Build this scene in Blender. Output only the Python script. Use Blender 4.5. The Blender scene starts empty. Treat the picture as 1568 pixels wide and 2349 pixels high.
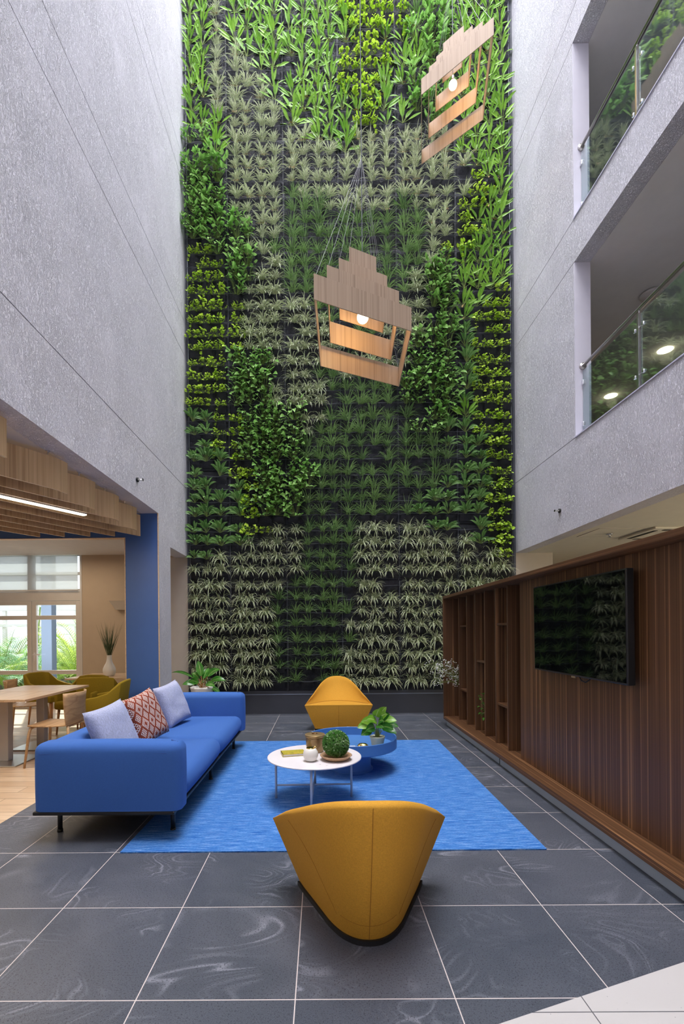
import bpy, bmesh, math, random
from mathutils import Vector, Matrix, noise
random.seed(7)
S = bpy.context.scene
C = S.collection
PI = math.pi
# ------------------------------------------------------------------ camera
H = 1.4485
F, CX, CY = 1084.2, 732.5, 1451.8
YAW, PIT, ROL = .00401, -.00225, .00893
cam = bpy.data.cameras.new('camera'); camo = bpy.data.objects.new('camera', cam); C.objects.link(camo)
cam.sensor_fit = 'HORIZONTAL'; cam.sensor_width = 36.0
cam.lens = F / 1568 * 36
cam.shift_x = (784 - CX) / 1568
cam.shift_y = (CY - 1174.5) / 1568
cam.clip_end = 300
RM = Matrix.Rotation(YAW, 4, 'Z') @ Matrix.Rotation(PIT, 4, 'X') @ Matrix.Rotation(ROL, 4, 'Y')
camo.matrix_world = Matrix.Translation((0, 0, H)) @ RM @ Matrix.Rotation(PI/2, 4, 'X')
S.camera = camo
# ------------------------------------------------------------------ light
S.view_settings.view_transform = 'Standard'; S.view_settings.look = 'None'
S.view_settings.gamma = 1; S.view_settings.use_curve_mapping = False
S.view_settings.exposure = 0.12
W = bpy.data.worlds.new('world'); S.world = W; W.use_nodes = True
W.node_tree.nodes['Background'].inputs[0].default_value = (.86, .92, 1, 1)
W.node_tree.nodes['Background'].inputs[1].default_value = 1.7
def area(name, loc, sx, sy, power, col, rot=(0, 0, 0), spread=None):
    l = bpy.data.lights.new(name, 'AREA'); l.shape = 'RECTANGLE'; l.size = sx; l.size_y = sy
    l.energy = power; l.color = col
    if spread: l.spread = spread
    o = bpy.data.objects.new(name, l); C.objects.link(o); o.location = loc; o.rotation_euler = rot
    return o
area('skylight', (.55, 3.1, 19.8), 5.6, 10.4, 3050, (.96, .97, 1))
sun = bpy.data.lights.new('sun', 'SUN'); sun.energy = 6; sun.angle = .02; sun.color = (1, .95, .82)
so = bpy.data.objects.new('sun', sun); C.objects.link(so); so.rotation_euler = (math.radians(-40), math.radians(-28), 0)
def point(name, loc, power, col, r=.05):
    l = bpy.data.lights.new(name, 'POINT'); l.energy = power; l.color = col; l.shadow_soft_size = r
    o = bpy.data.objects.new(name, l); C.objects.link(o); o.location = loc
    return o

# ------------------------------------------------------------------ node helpers
class NT:
    def __init__(s, name):
        s.m = bpy.data.materials.new(name); s.m.use_nodes = True
        s.t = s.m.node_tree; s.t.nodes.clear()
        s.out = s.t.nodes.new('ShaderNodeOutputMaterial')
    def n(s, typ, ins=None, **kw):
        nd = s.t.nodes.new(typ)
        for k, v in kw.items(): setattr(nd, k, v)
        for k, v in (ins or {}).items():
            if isinstance(v, bpy.types.NodeSocket): s.t.links.new(v, nd.inputs[k])
            else: nd.inputs[k].default_value = v
        return nd
    def math(s, op, a, b=0.0, clamp=False):
        nd = s.n('ShaderNodeMath', {0: a, 1: b}, operation=op); nd.use_clamp = clamp
        return nd.outputs[0]
    def mix(s, fac, a, b):
        nd = s.n('ShaderNodeMix', None, data_type='RGBA')
        for i, v in ((0, fac), (6, a), (7, b)):
            if isinstance(v, bpy.types.NodeSocket): s.t.links.new(v, nd.inputs[i])
            else: nd.inputs[i].default_value = v if i == 0 else (v[0], v[1], v[2], 1)
        return nd.outputs[2]
    def ramp(s, fac, stops, interp='LINEAR'):
        nd = s.n('ShaderNodeValToRGB', {0: fac}); cr = nd.color_ramp; cr.interpolation = interp
        while len(cr.elements) < len(stops): cr.elements.new(.5)
        for e, (p, c) in zip(cr.elements, stops):
            e.position = p; e.color = (c[0], c[1], c[2], 1) if not isinstance(c, (int, float)) else (c, c, c, 1)
        return nd.outputs[0]
    def pos(s): return s.n('ShaderNodeNewGeometry').outputs['Position']
    def obj(s): return s.n('ShaderNodeTexCoord').outputs['Object']
    def uv(s): return s.n('ShaderNodeTexCoord').outputs['UV']
    def mapv(s, v, scale=(1, 1, 1), loc=(0, 0, 0), rot=(0, 0, 0)):
        return s.n('ShaderNodeMapping', {'Vector': v, 'Scale': scale, 'Location': loc, 'Rotation': rot}).outputs[0]
    def noise(s, v, scale=5, detail=3, rough=.5, dist=0):
        return s.n('ShaderNodeTexNoise', {'Vector': v, 'Scale': scale, 'Detail': detail, 'Roughness': rough, 'Distortion': dist})
    def bump(s, h, strength=.3, dist=.01):
        return s.n('ShaderNodeBump', {'Height': h, 'Strength': strength, 'Distance': dist}).outputs[0]
    def bsdf(s, col, rough=.5, normal=None, metal=0, spec=.5, **kw):
        nd = s.n('ShaderNodeBsdfPrincipled', {'Metallic': metal, 'Specular IOR Level': spec})
        for k, v in (('Base Color', col), ('Roughness', rough), ('Normal', normal)):
            if v is None: continue
            if isinstance(v, bpy.types.NodeSocket): s.t.links.new(v, nd.inputs[k])
            else: nd.inputs[k].default_value = (v[0], v[1], v[2], 1) if k == 'Base Color' else v
        for k, v in kw.items(): nd.inputs[k.replace('_', ' ')].default_value = v
        s.t.links.new(nd.outputs[0], s.out.inputs[0]); return nd
    def sep(s, v):
        nd = s.n('ShaderNodeSeparateXYZ', {0: v}); return nd.outputs
    def comb(s, x, y, z): return s.n('ShaderNodeCombineXYZ', {0: x, 1: y, 2: z}).outputs[0]

def plain(name, col, rough=.5, metal=0, spec=.5, bump=None, **kw):
    t = NT(name); nrm = None; c = col
    if bump:
        nz = t.noise(t.obj(), bump[0], 3); nrm = t.bump(nz.outputs[0], bump[1], bump[2])
    nz2 = t.noise(t.obj(), 6, 3)
    c = t.mix(nz2.outputs[0], [x*.94 for x in col], [min(1, x*1.06) for x in col])
    t.bsdf(c, rough, nrm, metal, spec, **kw); return t.m
def emit(name, col, st):
    t = NT(name); e = t.n('ShaderNodeEmission', {0: (*col, 1), 1: st}); t.t.links.new(e.outputs[0], t.out.inputs[0]); return t.m
M = {}
def stucco():
    t = NT('stucco'); p = t.pos()
    a = t.noise(t.mapv(p, (1, 1, .55)), 36, 4, .6, 2.0)
    r = t.ramp(a.outputs[0], [(.40, 0), (.5, 1), (.56, .25), (1, .3)])
    b = t.noise(p, 2.2, 3)
    h = t.math('ADD', t.math('MULTIPLY', r, b.outputs[0]), t.math('MULTIPLY', a.outputs[0], .4))
    c = t.mix(b.outputs[0], (.80, .785, .865), (.84, .825, .90))
    t.bsdf(c, .62, t.bump(h, .9, .012), spec=.3); return t.m
M['stucco'] = stucco()
M['jamb'] = plain('smooth_plaster', (.66, .645, .72), .7)
M['beige'] = plain('beige_plaster', (.53, .475, .41), .75)
M['tan'] = plain('tan_plaster', (.50, .40, .30), .75)
M['cream'] = plain('cream_plaster', (.70, .66, .56), .8)
M['ceil'] = plain('ceiling_paint', (.58, .55, .53), .85)
M['darkceil'] = plain('grey_ceiling_paint', (.70, .68, .67), .85)
M['blue_wall'] = plain('blue_laminate', (.05, .125, .35), .45, bump=(400, .1, .001))
def wood(name, c1, c2, c3, axis='z', fine=60, rough=.4, spec=.35, usepos=False, line=.22, gr_=.02):
    t = NT(name); p = t.pos() if usepos else t.obj()
    k = {'x': (gr_, 1, 1), 'y': (1, gr_, 1), 'z': (1, 1, gr_)}[axis]
    a = t.noise(t.mapv(p, k), fine, 4, .6, .15)
    b = t.noise(t.mapv(p, k), fine*line, 2, .5, .1)
    c = t.mix(t.ramp(a.outputs[0], [(.3, 0), (.72, 1)]), c1, c2)
    c = t.mix(t.math('MULTIPLY', t.ramp(b.outputs[0], [(.50, 0), (.525, 1), (.55, 0)]), .8), c, c3)
    t.bsdf(c, rough, t.bump(a.outputs[0], .08, .002), spec=spec); return t.m
WAL = ((.085, .038, .017), (.165, .080, .037), (.40, .20, .09))
M['walnut_z'] = wood('walnut_upright', *WAL, 'z', 90, usepos=True, line=.17, gr_=.004)
M['walnut_y'] = wood('walnut_lengthwise', *[tuple(x*1.05 for x in q) for q in WAL], 'y', 90, usepos=True, line=.25, gr_=.004)
OAK = ((.50, .33, .18), (.66, .46, .27), (.38, .24, .12))
M['oak_z'] = wood('oak_upright', *OAK, 'z', 45)
M['oak_x'] = wood('oak_lengthwise', *OAK, 'x', 45)
M['pend'] = wood('lamp_oak', (.42, .31, .215), (.52, .395, .285), (.31, .22, .15), 'z', 80, gr_=.004)
M['table_oak'] = wood('table_oak', (.60, .42, .27), (.70, .52, .36), (.5, .34, .2), 'y', 30, .35)
M['chair_oak'] = wood('chair_oak', (.50, .31, .16), (.60, .40, .22), (.4, .24, .12), 'x', 30, .4)
M['leg_oak'] = wood('leg_oak', (.42, .2, .085), (.5, .26, .12), (.34, .16, .07), 'z', 30, .4)
def slate():
    t = NT('slate_tile'); p = t.pos(); o = t.sep(p); T = .63
    u = t.math('DIVIDE', t.math('SUBTRACT', o[0], -.746), T); v = t.math('DIVIDE', t.math('SUBTRACT', o[1], 1.859), T)
    fu, fv = t.math('FLOOR', u), t.math('FLOOR', v)
    cell = t.comb(fu, fv, 0)
    wn = t.n('ShaderNodeTexWhiteNoise', {'Vector': cell}); rnd = wn.outputs['Value']
    lu, lv = t.math('SUBTRACT', u, fu), t.math('SUBTRACT', v, fv)
    du = t.math('MINIMUM', lu, t.math('SUBTRACT', 1, lu)); dv = t.math('MINIMUM', lv, t.math('SUBTRACT', 1, lv))
    g = t.math('LESS_THAN', t.math('MINIMUM', du, dv), .0036)
    # every tile carries its own cut of the same veined stone
    off = t.n('ShaderNodeVectorMath', {0: wn.outputs['Color'], 1: (37, 53, 11)}, operation='MULTIPLY').outputs[0]
    q = t.n('ShaderNodeVectorMath', {0: t.comb(lu, lv, 0), 1: off}, operation='ADD').outputs[0]
    big = t.noise(q, 1.1, 2, .5, .9)
    fl_ = t.noise(t.mapv(q, (.55, 1.0, 1)), .95, 3, .42, .9)
    def lines(k, w):
        fr_ = t.math('FRACT', t.math('MULTIPLY', fl_.outputs[0], k))
        return t.ramp(t.math('ABSOLUTE', t.math('SUBTRACT', fr_, .5)), [(0, 1), (w*.35, .7), (w, 0)])
    mask = t.ramp(t.noise(q, 2.0, 2).outputs[0], [(.46, 0), (.66, 1)])
    vein = t.math('MULTIPLY', t.math('ADD', t.math('MULTIPLY', lines(9, .06), .9), t.math('MULTIPLY', lines(30, .24), .35)), mask)
    base = t.mix(t.ramp(big.outputs[0], [(.35, 0), (.65, 1)]), (.040, .051, .071), (.076, .086, .108))
    base = t.mix(t.math('MULTIPLY', rnd, .35), base, (.10, .10, .115))
    c = t.mix(t.math('MULTIPLY', vein, .7), base, (.30, .31, .36))
    sp = t.noise(t.mapv(p, (1, 1, 1)), 130, 2, .6); sp2 = t.noise(p, 420, 1, .5)
    c = t.mix(t.ramp(sp.outputs[0], [(.36, .9), (.44, 0)]), c, (.014, .016, .026))
    c = t.mix(t.ramp(sp2.outputs[0], [(.50, 0), (.68, .5)]), c, (.20, .21, .25))
    c = t.mix(g, c, (.62, .55, .52))
    h = t.math('SUBTRACT', t.math('MULTIPLY', sp.outputs[0], .3), g)
    t.bsdf(c, t.mix(g, (.42,)*3, (.8,)*3), t.bump(h, .25, .002), spec=.45); return t.m
M['slate'] = slate()
def terrazzo():
    t = NT('terrazzo'); p = t.pos(); o = t.sep(p)
    a = t.n('ShaderNodeTexVoronoi', {'Vector': p, 'Scale': 55}); r = t.ramp(a.outputs['Distance'], [(.06, 1), (.12, 0)])
    m = t.n('ShaderNodeTexWhiteNoise', {'Vector': a.outputs['Position']})
    k = t.math('MULTIPLY', r, t.math('GREATER_THAN', m.outputs['Value'], .72))
    c = t.mix(k, (.58, .555, .54), (.22, .21, .21))
    # joints of the pale tiles
    l1 = t.math('LESS_THAN', t.math('ABSOLUTE', t.math('SUBTRACT', o[1], 1.79)), .0022)
    l2 = t.math('LESS_THAN', t.math('ABSOLUTE', t.math('SUBTRACT', o[0], 1.012)), .0022)
    c = t.mix(t.math('MAXIMUM', l1, l2), c, (.12, .12, .13))
    t.bsdf(c, .35, spec=.5); return t.m
M['terrazzo'] = terrazzo()
def planks():
    t = NT('oak_floor'); p = t.pos()
    br = t.n('ShaderNodeTexBrick', {'Vector': p, 'Scale': 1, 'Brick Width': 1.4, 'Row Height': .16, 'Mortar Size': .004, 'Color1': (.58, .40, .25, 1), 'Color2': (.70, .53, .37, 1), 'Mortar': (.3, .2, .12, 1)})
    g = t.noise(t.mapv(p, (.1, 1, 1)), 30, 4, .6, .3)
    c = t.mix(t.ramp(g.outputs[0], [(.4, 0), (.75, .6)]), br.outputs[0], (.42, .27, .16))
    t.bsdf(c, .35, spec=.5); return t.m
M['planks'] = planks()
def rugm():
    t = NT('woven_blue_rug'); p = t.obj()
    a = t.noise(t.mapv(p, (1.6, 38, 1)), 4, 3, .7); b = t.noise(t.mapv(p, (40, 190, 1)), 1.6, 2, .6)
    f = t.math('ADD', t.math('MULTIPLY', a.outputs[0], .75), t.math('MULTIPLY', b.outputs[0], .28))
    c = t.ramp(f, [(.38, (.022, .10, .35)), (.49, (.036, .155, .47)), (.57, (.10, .27, .60)), (.68, (.34, .46, .72))])
    t.bsdf(c, .9, t.bump(b.outputs[0], .5, .003), spec=.15); return t.m
M['rug'] = rugm()
def fabric(name, col, scale=260, amp=.18, sheen=.25, rough=.85):
    t = NT(name); p = t.obj()
    a = t.noise(t.mapv(p, (1, 1, .25)), scale, 3, .6); b = t.noise(t.mapv(p, (.25, 1, 1)), scale, 3, .6)
    f = t.math('MULTIPLY', t.math('ADD', a.outputs[0], b.outputs[0]), .5)
    c = t.mix(t.ramp(f, [(.35, 0), (.65, 1)]), [x*(1-amp) for x in col], [min(1, x*(1+amp)) for x in col])
    nd = t.bsdf(c, rough, t.bump(f, .25, .0015), spec=.2)
    nd.inputs['Sheen Weight'].default_value = sheen; nd.inputs['Sheen Tint'].default_value = (*[min(1, x*1.6+.05) for x in col], 1)
    return t.m
M['sofa'] = fabric('royal_blue_wool', (.048, .135, .42), 300, .06)
M['mustard'] = fabric('mustard_wool', (.60, .30, .035), 260, .14, .15)
M['olive'] = fabric('olive_wool', (.25, .17, .012), 260, .15, .15)
M['lilac'] = fabric('pale_denim', (.40, .43, .60), 180, .30, .2)
def ikat():
    t = NT('rust_ikat'); u = t.sep(t.uv())
    # stacked diamonds drawn by stepped zigzag lines
    x = t.math('MULTIPLY', u[0], 3.4); y = t.math('MULTIPLY', u[1], 4.6)
    st = t.math('MULTIPLY', t.math('FLOOR', t.math('MULTIPLY', y, 12)), 1/12)
    tri = t.math('ABSOLUTE', t.math('SUBTRACT', t.math('FRACT', st), .5))
    dx = t.math('ABSOLUTE', t.math('SUBTRACT', t.math('FRACT', x), .5))
    s_ = t.math('FRACT', t.math('MULTIPLY', t.math('ADD', dx, tri), 2.0))
    line = t.ramp(s_, [(0, 0), (.12, 0), (.14, 1), (.28, 1), (.30, 0), (.44, 0), (.46, 1), (.58, 1), (.60, 0)], 'CONSTANT')
    w = t.noise(t.uv(), 160, 2)
    c = t.mix(line, (.26, .045, .016), (.78, .72, .68))
    c = t.mix(t.math('MULTIPLY', w.outputs[0], .2), c, (.3, .2, .2))
    t.bsdf(c, .9, t.bump(w.outputs[0], .3, .001), spec=.15); return t.m
M['ikat'] = ikat()
M['black'] = plain('black_steel', (.012, .012, .013), .45)
M['felt'] = (lambda t: (t.bsdf(t.mix(t.noise(t.obj(), 9, 3).outputs[0], (.009, .010, .015), (.020, .022, .031)), .6, t.bump(t.noise(t.obj(), 14, 4, .6, .6).outputs[0], .7, .02), spec=.35), t.m)[1])(NT('black_felt'))
M['hose'] = plain('grey_hose', (.10, .11, .13), .4)
M['planter'] = plain('charcoal_planter', (.045, .050, .066), .5)
M['planter_rim'] = plain('grey_rim', (.18, .21, .28), .35)
M['white'] = plain('white_lacquer', (.80, .76, .78), .3)
M['whitemat'] = plain('white_ceramic', (.78, .75, .70), .35)
M['pvc'] = plain('white_frame', (.63, .60, .58), .4)
M['steel'] = plain('brushed_steel', (.62, .60, .58), .3, 1)
M['legsteel'] = plain('silver_paint', (.48, .45, .43), .4, .3)
M['chrome'] = plain('polished_steel', (.75, .76, .78), .12, 1)
M['wire'] = plain('wire_grey', (.42, .43, .46), .5)
M['tblue'] = plain('blue_metal', (.075, .215, .52), .42)
M['kick'] = plain('grey_kickboard', (.42, .50, .60), .35)
M['capstone'] = plain('lilac_cap', (.62, .62, .78), .4)
M['tvframe'] = plain('tv_plastic', (.012, .013, .015), .35)
M['tv'] = plain('tv_glass', (.003, .004, .004), .025, spec=.8)
M['brass'] = plain('bronze', (.30, .20, .10), .38, .8)
M['gold'] = plain('polished_gold', (.85, .62, .22), .12, 1)
M['wicker'] = (lambda t: (t.bsdf(t.mix(t.n('ShaderNodeTexWave', {'Vector': t.obj(), 'Scale': 60, 'Distortion': 1}).outputs[0], (.40, .22, .11), (.68, .44, .26)), .6, t.bump(t.n('ShaderNodeTexWave', {'Vector': t.obj(), 'Scale': 60}).outputs[0], .5, .003)), t.m)[1])(NT('wicker'))
M['celadon'] = plain('pale_green_glaze', (.68, .72, .56), .3)
M['soil'] = plain('soil', (.03, .02, .012), .95, bump=(60, .8, .01))
M['paper'] = plain('paper', (.80, .78, .76), .6)
M['bulb'] = emit('lit_bulb', (1, .80, .50), 9)
M['led'] = emit('lit_led', (1, .86, .62), 7)
M['down'] = emit('lit_downlight', (1, .80, .48), 12)
def glass(name, tint, boost=1.6):
    t = NT(name)
    tr = t.n('ShaderNodeBsdfTransparent', {0: (*tint, 1)}); gl = t.n('ShaderNodeBsdfGlossy', {0: (1, 1, 1, 1), 1: .015})
    fc = t.n('ShaderNodeLayerWeight', {0: .5}).outputs['Facing']
    f = t.math('ADD', .055*boost, t.math('MULTIPLY', t.math('POWER', fc, 4), boost*.5), True)
    mx = t.n('ShaderNodeMixShader', {0: f, 1: tr.outputs[0], 2: gl.outputs[0]}); t.t.links.new(mx.outputs[0], t.out.inputs[0]); return t.m
M['glass'] = glass('railing_glass', (.84, .93, .93), 2.2)
M['pane'] = glass('door_glass', (.95, .97, .97), .8)
def blind():
    t = NT('blind_cloth'); d = t.n('ShaderNodeBsdfDiffuse', {0: (.62, .64, .66, 1)}); tl = t.n('ShaderNodeBsdfTranslucent', {0: (.75, .8, .82, 1)})
    tr = t.n('ShaderNodeBsdfTransparent'); a = t.n('ShaderNodeMixShader', {0: .5, 1: d.outputs[0], 2: tl.outputs[0]})
    b = t.n('ShaderNodeMixShader', {0: .32, 1: a.outputs[0], 2: tr.outputs[0]}); t.t.links.new(b.outputs[0], t.out.inputs[0]); return t.m
M['blind'] = blind()
def leafm(name, c1, c2, edge=None, mid=None, rough=.38, tl=.28, vary=.25):
    t = NT(name); uv = t.sep(t.uv())
    oi = t.n('ShaderNodeObjectInfo').outputs['Random']
    nz = t.noise(t.obj(), 14, 2)
    f = t.math('ADD', t.math('MULTIPLY', nz.outputs[0], .8), t.math('MULTIPLY', oi, .3))
    c = t.mix(t.ramp(f, [(.35, 0), (.75, 1)]), c1, c2)
    du = t.math('ABSOLUTE', t.math('SUBTRACT', uv[0], .5))
    if edge: c = t.mix(t.math('GREATER_THAN', du, edge[1]), c, edge[0])
    if mid: c = t.mix(t.ramp(du, [(0, 1), (mid[1], 0)]), c, mid[0])
    # browned tips on some leaves
    nt = t.noise(t.obj(), 3, 1)
    tip = t.math('MULTIPLY', t.math('GREATER_THAN', uv[1], .93), t.math('GREATER_THAN', nt.outputs[0], .55))
    c = t.mix(t.math('MULTIPLY', tip, .8), c, (.35, .22, .09))
    p = t.bsdf(c, rough, spec=.4); tr = t.n('ShaderNodeBsdfTranslucent', {0: c})
    mx = t.n('ShaderNodeMixShader', {0: tl, 1: p.outputs[0], 2: tr.outputs[0]}); t.t.links.new(mx.outputs[0], t.out.inputs[0]); return t.m
M['S'] = leafm('spider_leaf', (.13, .22, .06), (.22, .33, .10), ((.92, .93, .70), .27))
M['G'] = leafm('grass_leaf', (.06, .19, .035), (.20, .38, .10), ((.45, .55, .28), .36))
M['C'] = leafm('cordyline_leaf', (.13, .34, .025), (.27, .53, .05), mid=((.35, .55, .12), .08))
M['P'] = leafm('pothos_leaf', (.34, .56, .035), (.55, .74, .09))
M['A'] = leafm('arrow_leaf', (.17, .40, .07), (.36, .60, .18), mid=((.32, .52, .18), .1))
M['Wl'] = leafm('aglaonema_leaf', (.08, .22, .05), (.20, .40, .11), mid=((.46, .58, .26), .12))
M['stem'] = plain('stem', (.22, .30, .08), .5)
M['dead'] = plain('dry_leaf', (.42, .27, .12), .8)
M['box'] = leafm('boxwood_leaf', (.08, .25, .04), (.27, .46, .13))
M['boxw'] = plain('pale_boxwood_tip', (.62, .72, .50), .5)
M['palm'] = leafm('palm_leaf', (.25, .48, .06), (.60, .72, .16), tl=.45)
M['palmb'] = leafm('blue_palm_leaf', (.16, .42, .24), (.40, .64, .40), tl=.45)
M['philo'] = leafm('philodendron_leaf', (.03, .15, .02), (.10, .32, .04), mid=((.35, .5, .15), .06), rough=.2)
M['darkgrass'] = leafm('dry_grass_blade', (.05, .08, .04), (.12, .16, .08))

# ------------------------------------------------------------------ mesh helpers
class MB:
    def __init__(s): s.v = []; s.f = []; s.uv = {}; s.mi = []
    def add(s, vs, fs, uvs=None, mi=0):
        b = len(s.v); s.v += [tuple(v) for v in vs]
        for k, f in enumerate(fs):
            if uvs: s.uv[len(s.f)] = uvs[k]
            s.f.append([b+i for i in f]); s.mi.append(mi)
        return s
    def box(s, x0, y0, z0, x1, y1, z1, mi=0):
        x0, x1 = sorted((x0, x1)); y0, y1 = sorted((y0, y1)); z0, z1 = sorted((z0, z1))
        v = [(x0,y0,z0),(x1,y0,z0),(x1,y1,z0),(x0,y1,z0),(x0,y0,z1),(x1,y0,z1),(x1,y1,z1),(x0,y1,z1)]
        return s.add(v, [(0,3,2,1),(4,5,6,7),(0,1,5,4),(1,2,6,5),(2,3,7,6),(3,0,4,7)], None, mi)
    def hexa(s, pts, mi=0):   # 8 points, bottom ring then top ring
        return s.add(pts, [(0,3,2,1),(4,5,6,7),(0,1,5,4),(1,2,6,5),(2,3,7,6),(3,0,4,7)], None, mi)
    def tube(s, pts, r, n=8, mi=0, cap=True):
        pts = [Vector(p) for p in pts]; rs = r if isinstance(r, (list, tuple)) else [r]*len(pts)
        rings = []; up = None
        for i, p in enumerate(pts):
            d = (pts[min(i+1, len(pts)-1)] - pts[max(i-1, 0)]).normalized()
            if up is None: up = Vector((0, 0, 1)) if abs(d.z) < .9 else Vector((1, 0, 0))
            a = d.cross(up).normalized(); b = a.cross(d).normalized(); up = b
            rings.append([p + (a*math.cos(2*PI*k/n) + b*math.sin(2*PI*k/n))*rs[i] for k in range(n)])
        vs = [q for R in rings for q in R]; fs = []
        for i in range(len(pts)-1):
            for k in range(n): fs.append((i*n+k, i*n+(k+1) % n, (i+1)*n+(k+1) % n, (i+1)*n+k))
        if cap: fs += [tuple(range(n))[::-1], tuple((len(pts)-1)*n+k for k in range(n))]
        return s.add(vs, fs, None, mi)
    def lathe(s, prof, n=32, c=(0, 0, 0), mi=0, sx=1, sy=1):
        vs = []; fs = []
        for r, z in prof:
            for k in range(n): vs.append((c[0]+sx*r*math.cos(2*PI*k/n), c[1]+sy*r*math.sin(2*PI*k/n), c[2]+z))
        for i in range(len(prof)-1):
            for k in range(n): fs.append((i*n+k, i*n+(k+1) % n, (i+1)*n+(k+1) % n, (i+1)*n+k))
        if prof[0][0] > 1e-4: fs.append(tuple(range(n))[::-1])
        if prof[-1][0] > 1e-4: fs.append(tuple((len(prof)-1)*n+k for k in range(n)))
        return s.add(vs, fs, None, mi)
    def rbox(s, x0, y0, z0, x1, y1, z1, r, n=5, puff=0.0, mid=6, mi=0, flat=False):
        lo = (x0, y0, z0); hi = (x1, y1, z1); cs = []
        for a in range(3):
            L = hi[a]-lo[a]; rr = min(r, L/2*.999)
            e = [rr*(1-math.cos(PI/2*i/n)) for i in range(n)]
            m_ = [rr + (L-2*rr)*i/mid for i in range(mid+1)]
            cs.append([lo[a]+t for t in e+m_] + [hi[a]-t for t in e[::-1]])
        ix = {}; vs = []; fs = []
        N = [len(c)-1 for c in cs]; ctr = [(lo[a]+hi[a])/2 for a in range(3)]; hf = [(hi[a]-lo[a])/2 for a in range(3)]
        def vid(i, j, k):
            if (i, j, k) in ix: return ix[(i, j, k)]
            p = [cs[0][i], cs[1][j], cs[2][k]]
            q = [min(max(p[a], lo[a]+min(r, hf[a]*.999)), hi[a]-min(r, hf[a]*.999)) for a in range(3)]
            if flat and p[2] < (lo[2]+hi[2])/2: q[2] = p[2]
            d = Vector([p[a]-q[a] for a in range(3)])
            if d.length > 1e-9: d = d.normalized()*(min(r, min(hf)*.999) if not flat or p[2] >= (lo[2]+hi[2])/2 or d.length > r*.2 else d.length)
            w = Vector(q)+d
            if puff:
                t = [(w[a]-ctr[a])/hf[a] for a in range(3)]
                for a in range(3):
                    b, c = (a+1) % 3, (a+2) % 3
                    w[a] += puff*t[a]*(1-t[b]**2)*(1-t[c]**2)
            ix[(i, j, k)] = len(vs); vs.append(tuple(w)); return ix[(i, j, k)]
        for a in range(3):
            b, c = (a+1) % 3, (a+2) % 3
            for side in (0, N[a]):
                for i in range(N[b]):
                    for j in range(N[c]):
                        def g(u, v):
                            t = [0, 0, 0]; t[a] = side; t[b] = u; t[c] = v; return vid(*t)
                        q = (g(i, j), g(i+1, j), g(i+1, j+1), g(i, j+1))
                        fs.append(q if side else q[::-1])
        return s.add(vs, fs, None, mi)
    def leaf(s, base, d, up, L, w, droop=.3, fold=.15, shape='lance', seg=5, mi=0, twist=0):
        base = Vector(base); d = Vector(d).normalized(); up = Vector(up)
        side = d.cross(up)
        if side.length < 1e-4: side = d.cross(Vector((1, 0, .1)))
        side.normalize()
        if twist: side = Matrix.Rotation(twist, 3, d) @ side
        vs = []; uv = []; p = base.copy(); dd = d.copy(); st = L/seg
        for i in range(seg+1):
            t = i/seg
            if shape == 'blade': ww = w*(1-t**3)*(.55+.45*min(1, t*4))
            elif shape == 'heart': ww = w*math.sin(PI*min(1, .10+.90*t)**.72)**.8 if t < 1 else 0
            elif shape == 'arrow': ww = w*(1.05*(1-t)**.8*min(1, .35+t*5)) if t < 1 else 0
            else: ww = w*math.sin(PI*(.04+.96*t)**.85) if t < 1 else 0
            nrm = side.cross(dd).normalized()
            for k in (-1, 0, 1):
                vs.append(p + side*ww*.5*k + nrm*(abs(k)*ww*fold)); uv.append((.5+.5*k, t))
            p = p + dd*st; dd = (dd + Vector((0, 0, -droop*1.6/seg*(.4+t)))).normalized()
        fs = []; us = []
        for i in range(seg):
            for k in range(2):
                q = (i*3+k, i*3+k+1, i*3+k+4, i*3+k+3); fs.append(q); us.append([uv[j] for j in q])
        return s.add(vs, fs, us, mi)
    def mesh(s, name, mats, smooth=False):
        me = bpy.data.meshes.new(name); me.from_pydata(s.v, [], s.f)
        for m in (mats if isinstance(mats, (list, tuple)) else [mats]): me.materials.append(m)
        me.polygons.foreach_set('material_index', s.mi)
        if s.uv:
            ul = me.uv_layers.new(name='UVMap'); li = 0
            for k, f in enumerate(s.f):
                us = s.uv.get(k)
                for j in range(len(f)):
                    if us: ul.data[li].uv = us[j]
                    li += 1
        if smooth: me.polygons.foreach_set('use_smooth', [True]*len(s.f))
        me.update(); return me
    def build(s, name, mats, parent=None, loc=None, rz=None, smooth=False, bevel=0, autosm=False):
        me = s.mesh(name, mats, smooth or autosm)
        if autosm: me.set_sharp_from_angle(angle=math.radians(40))
        o = bpy.data.objects.new(name, me); C.objects.link(o)
        if parent: o.parent = parent
        if loc: o.location = loc
        if rz is not None: o.rotation_euler = (0, 0, rz)
        if bevel:
            b = o.modifiers.new('bevel', 'BEVEL'); b.width = bevel; b.segments = 2; b.limit_method = 'ANGLE'
        return o
def box(name, m, *a, **k): return MB().box(*a).build(name, m, **k)
def tag(o, label, cat, group=None, kind=None):
    o['label'] = label; o['category'] = cat
    if group: o['group'] = group
    if kind: o['kind'] = kind
    return o
def thing(name, label, cat, loc=(0, 0, 0), rz=0, group=None):
    o = bpy.data.objects.new(name, None); C.objects.link(o); o.location = loc; o.rotation_euler = (0, 0, rz)
    o.empty_display_size = .1
    return tag(o, label, cat, group)
def struct(o, label=None):
    o['kind'] = 'structure'
    if label: o['label'] = label
    return o
def dup(o, parent=None, **kw):
    c = o.copy(); C.objects.link(c); c.parent = parent
    for ch in list(o.children): dup(ch, c)
    return c

# ------------------------------------------------------------------ room shell
XL, XR, YG = -2.364, 3.45, 8.46
TOP, BACK = 20.0, -5.0
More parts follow.
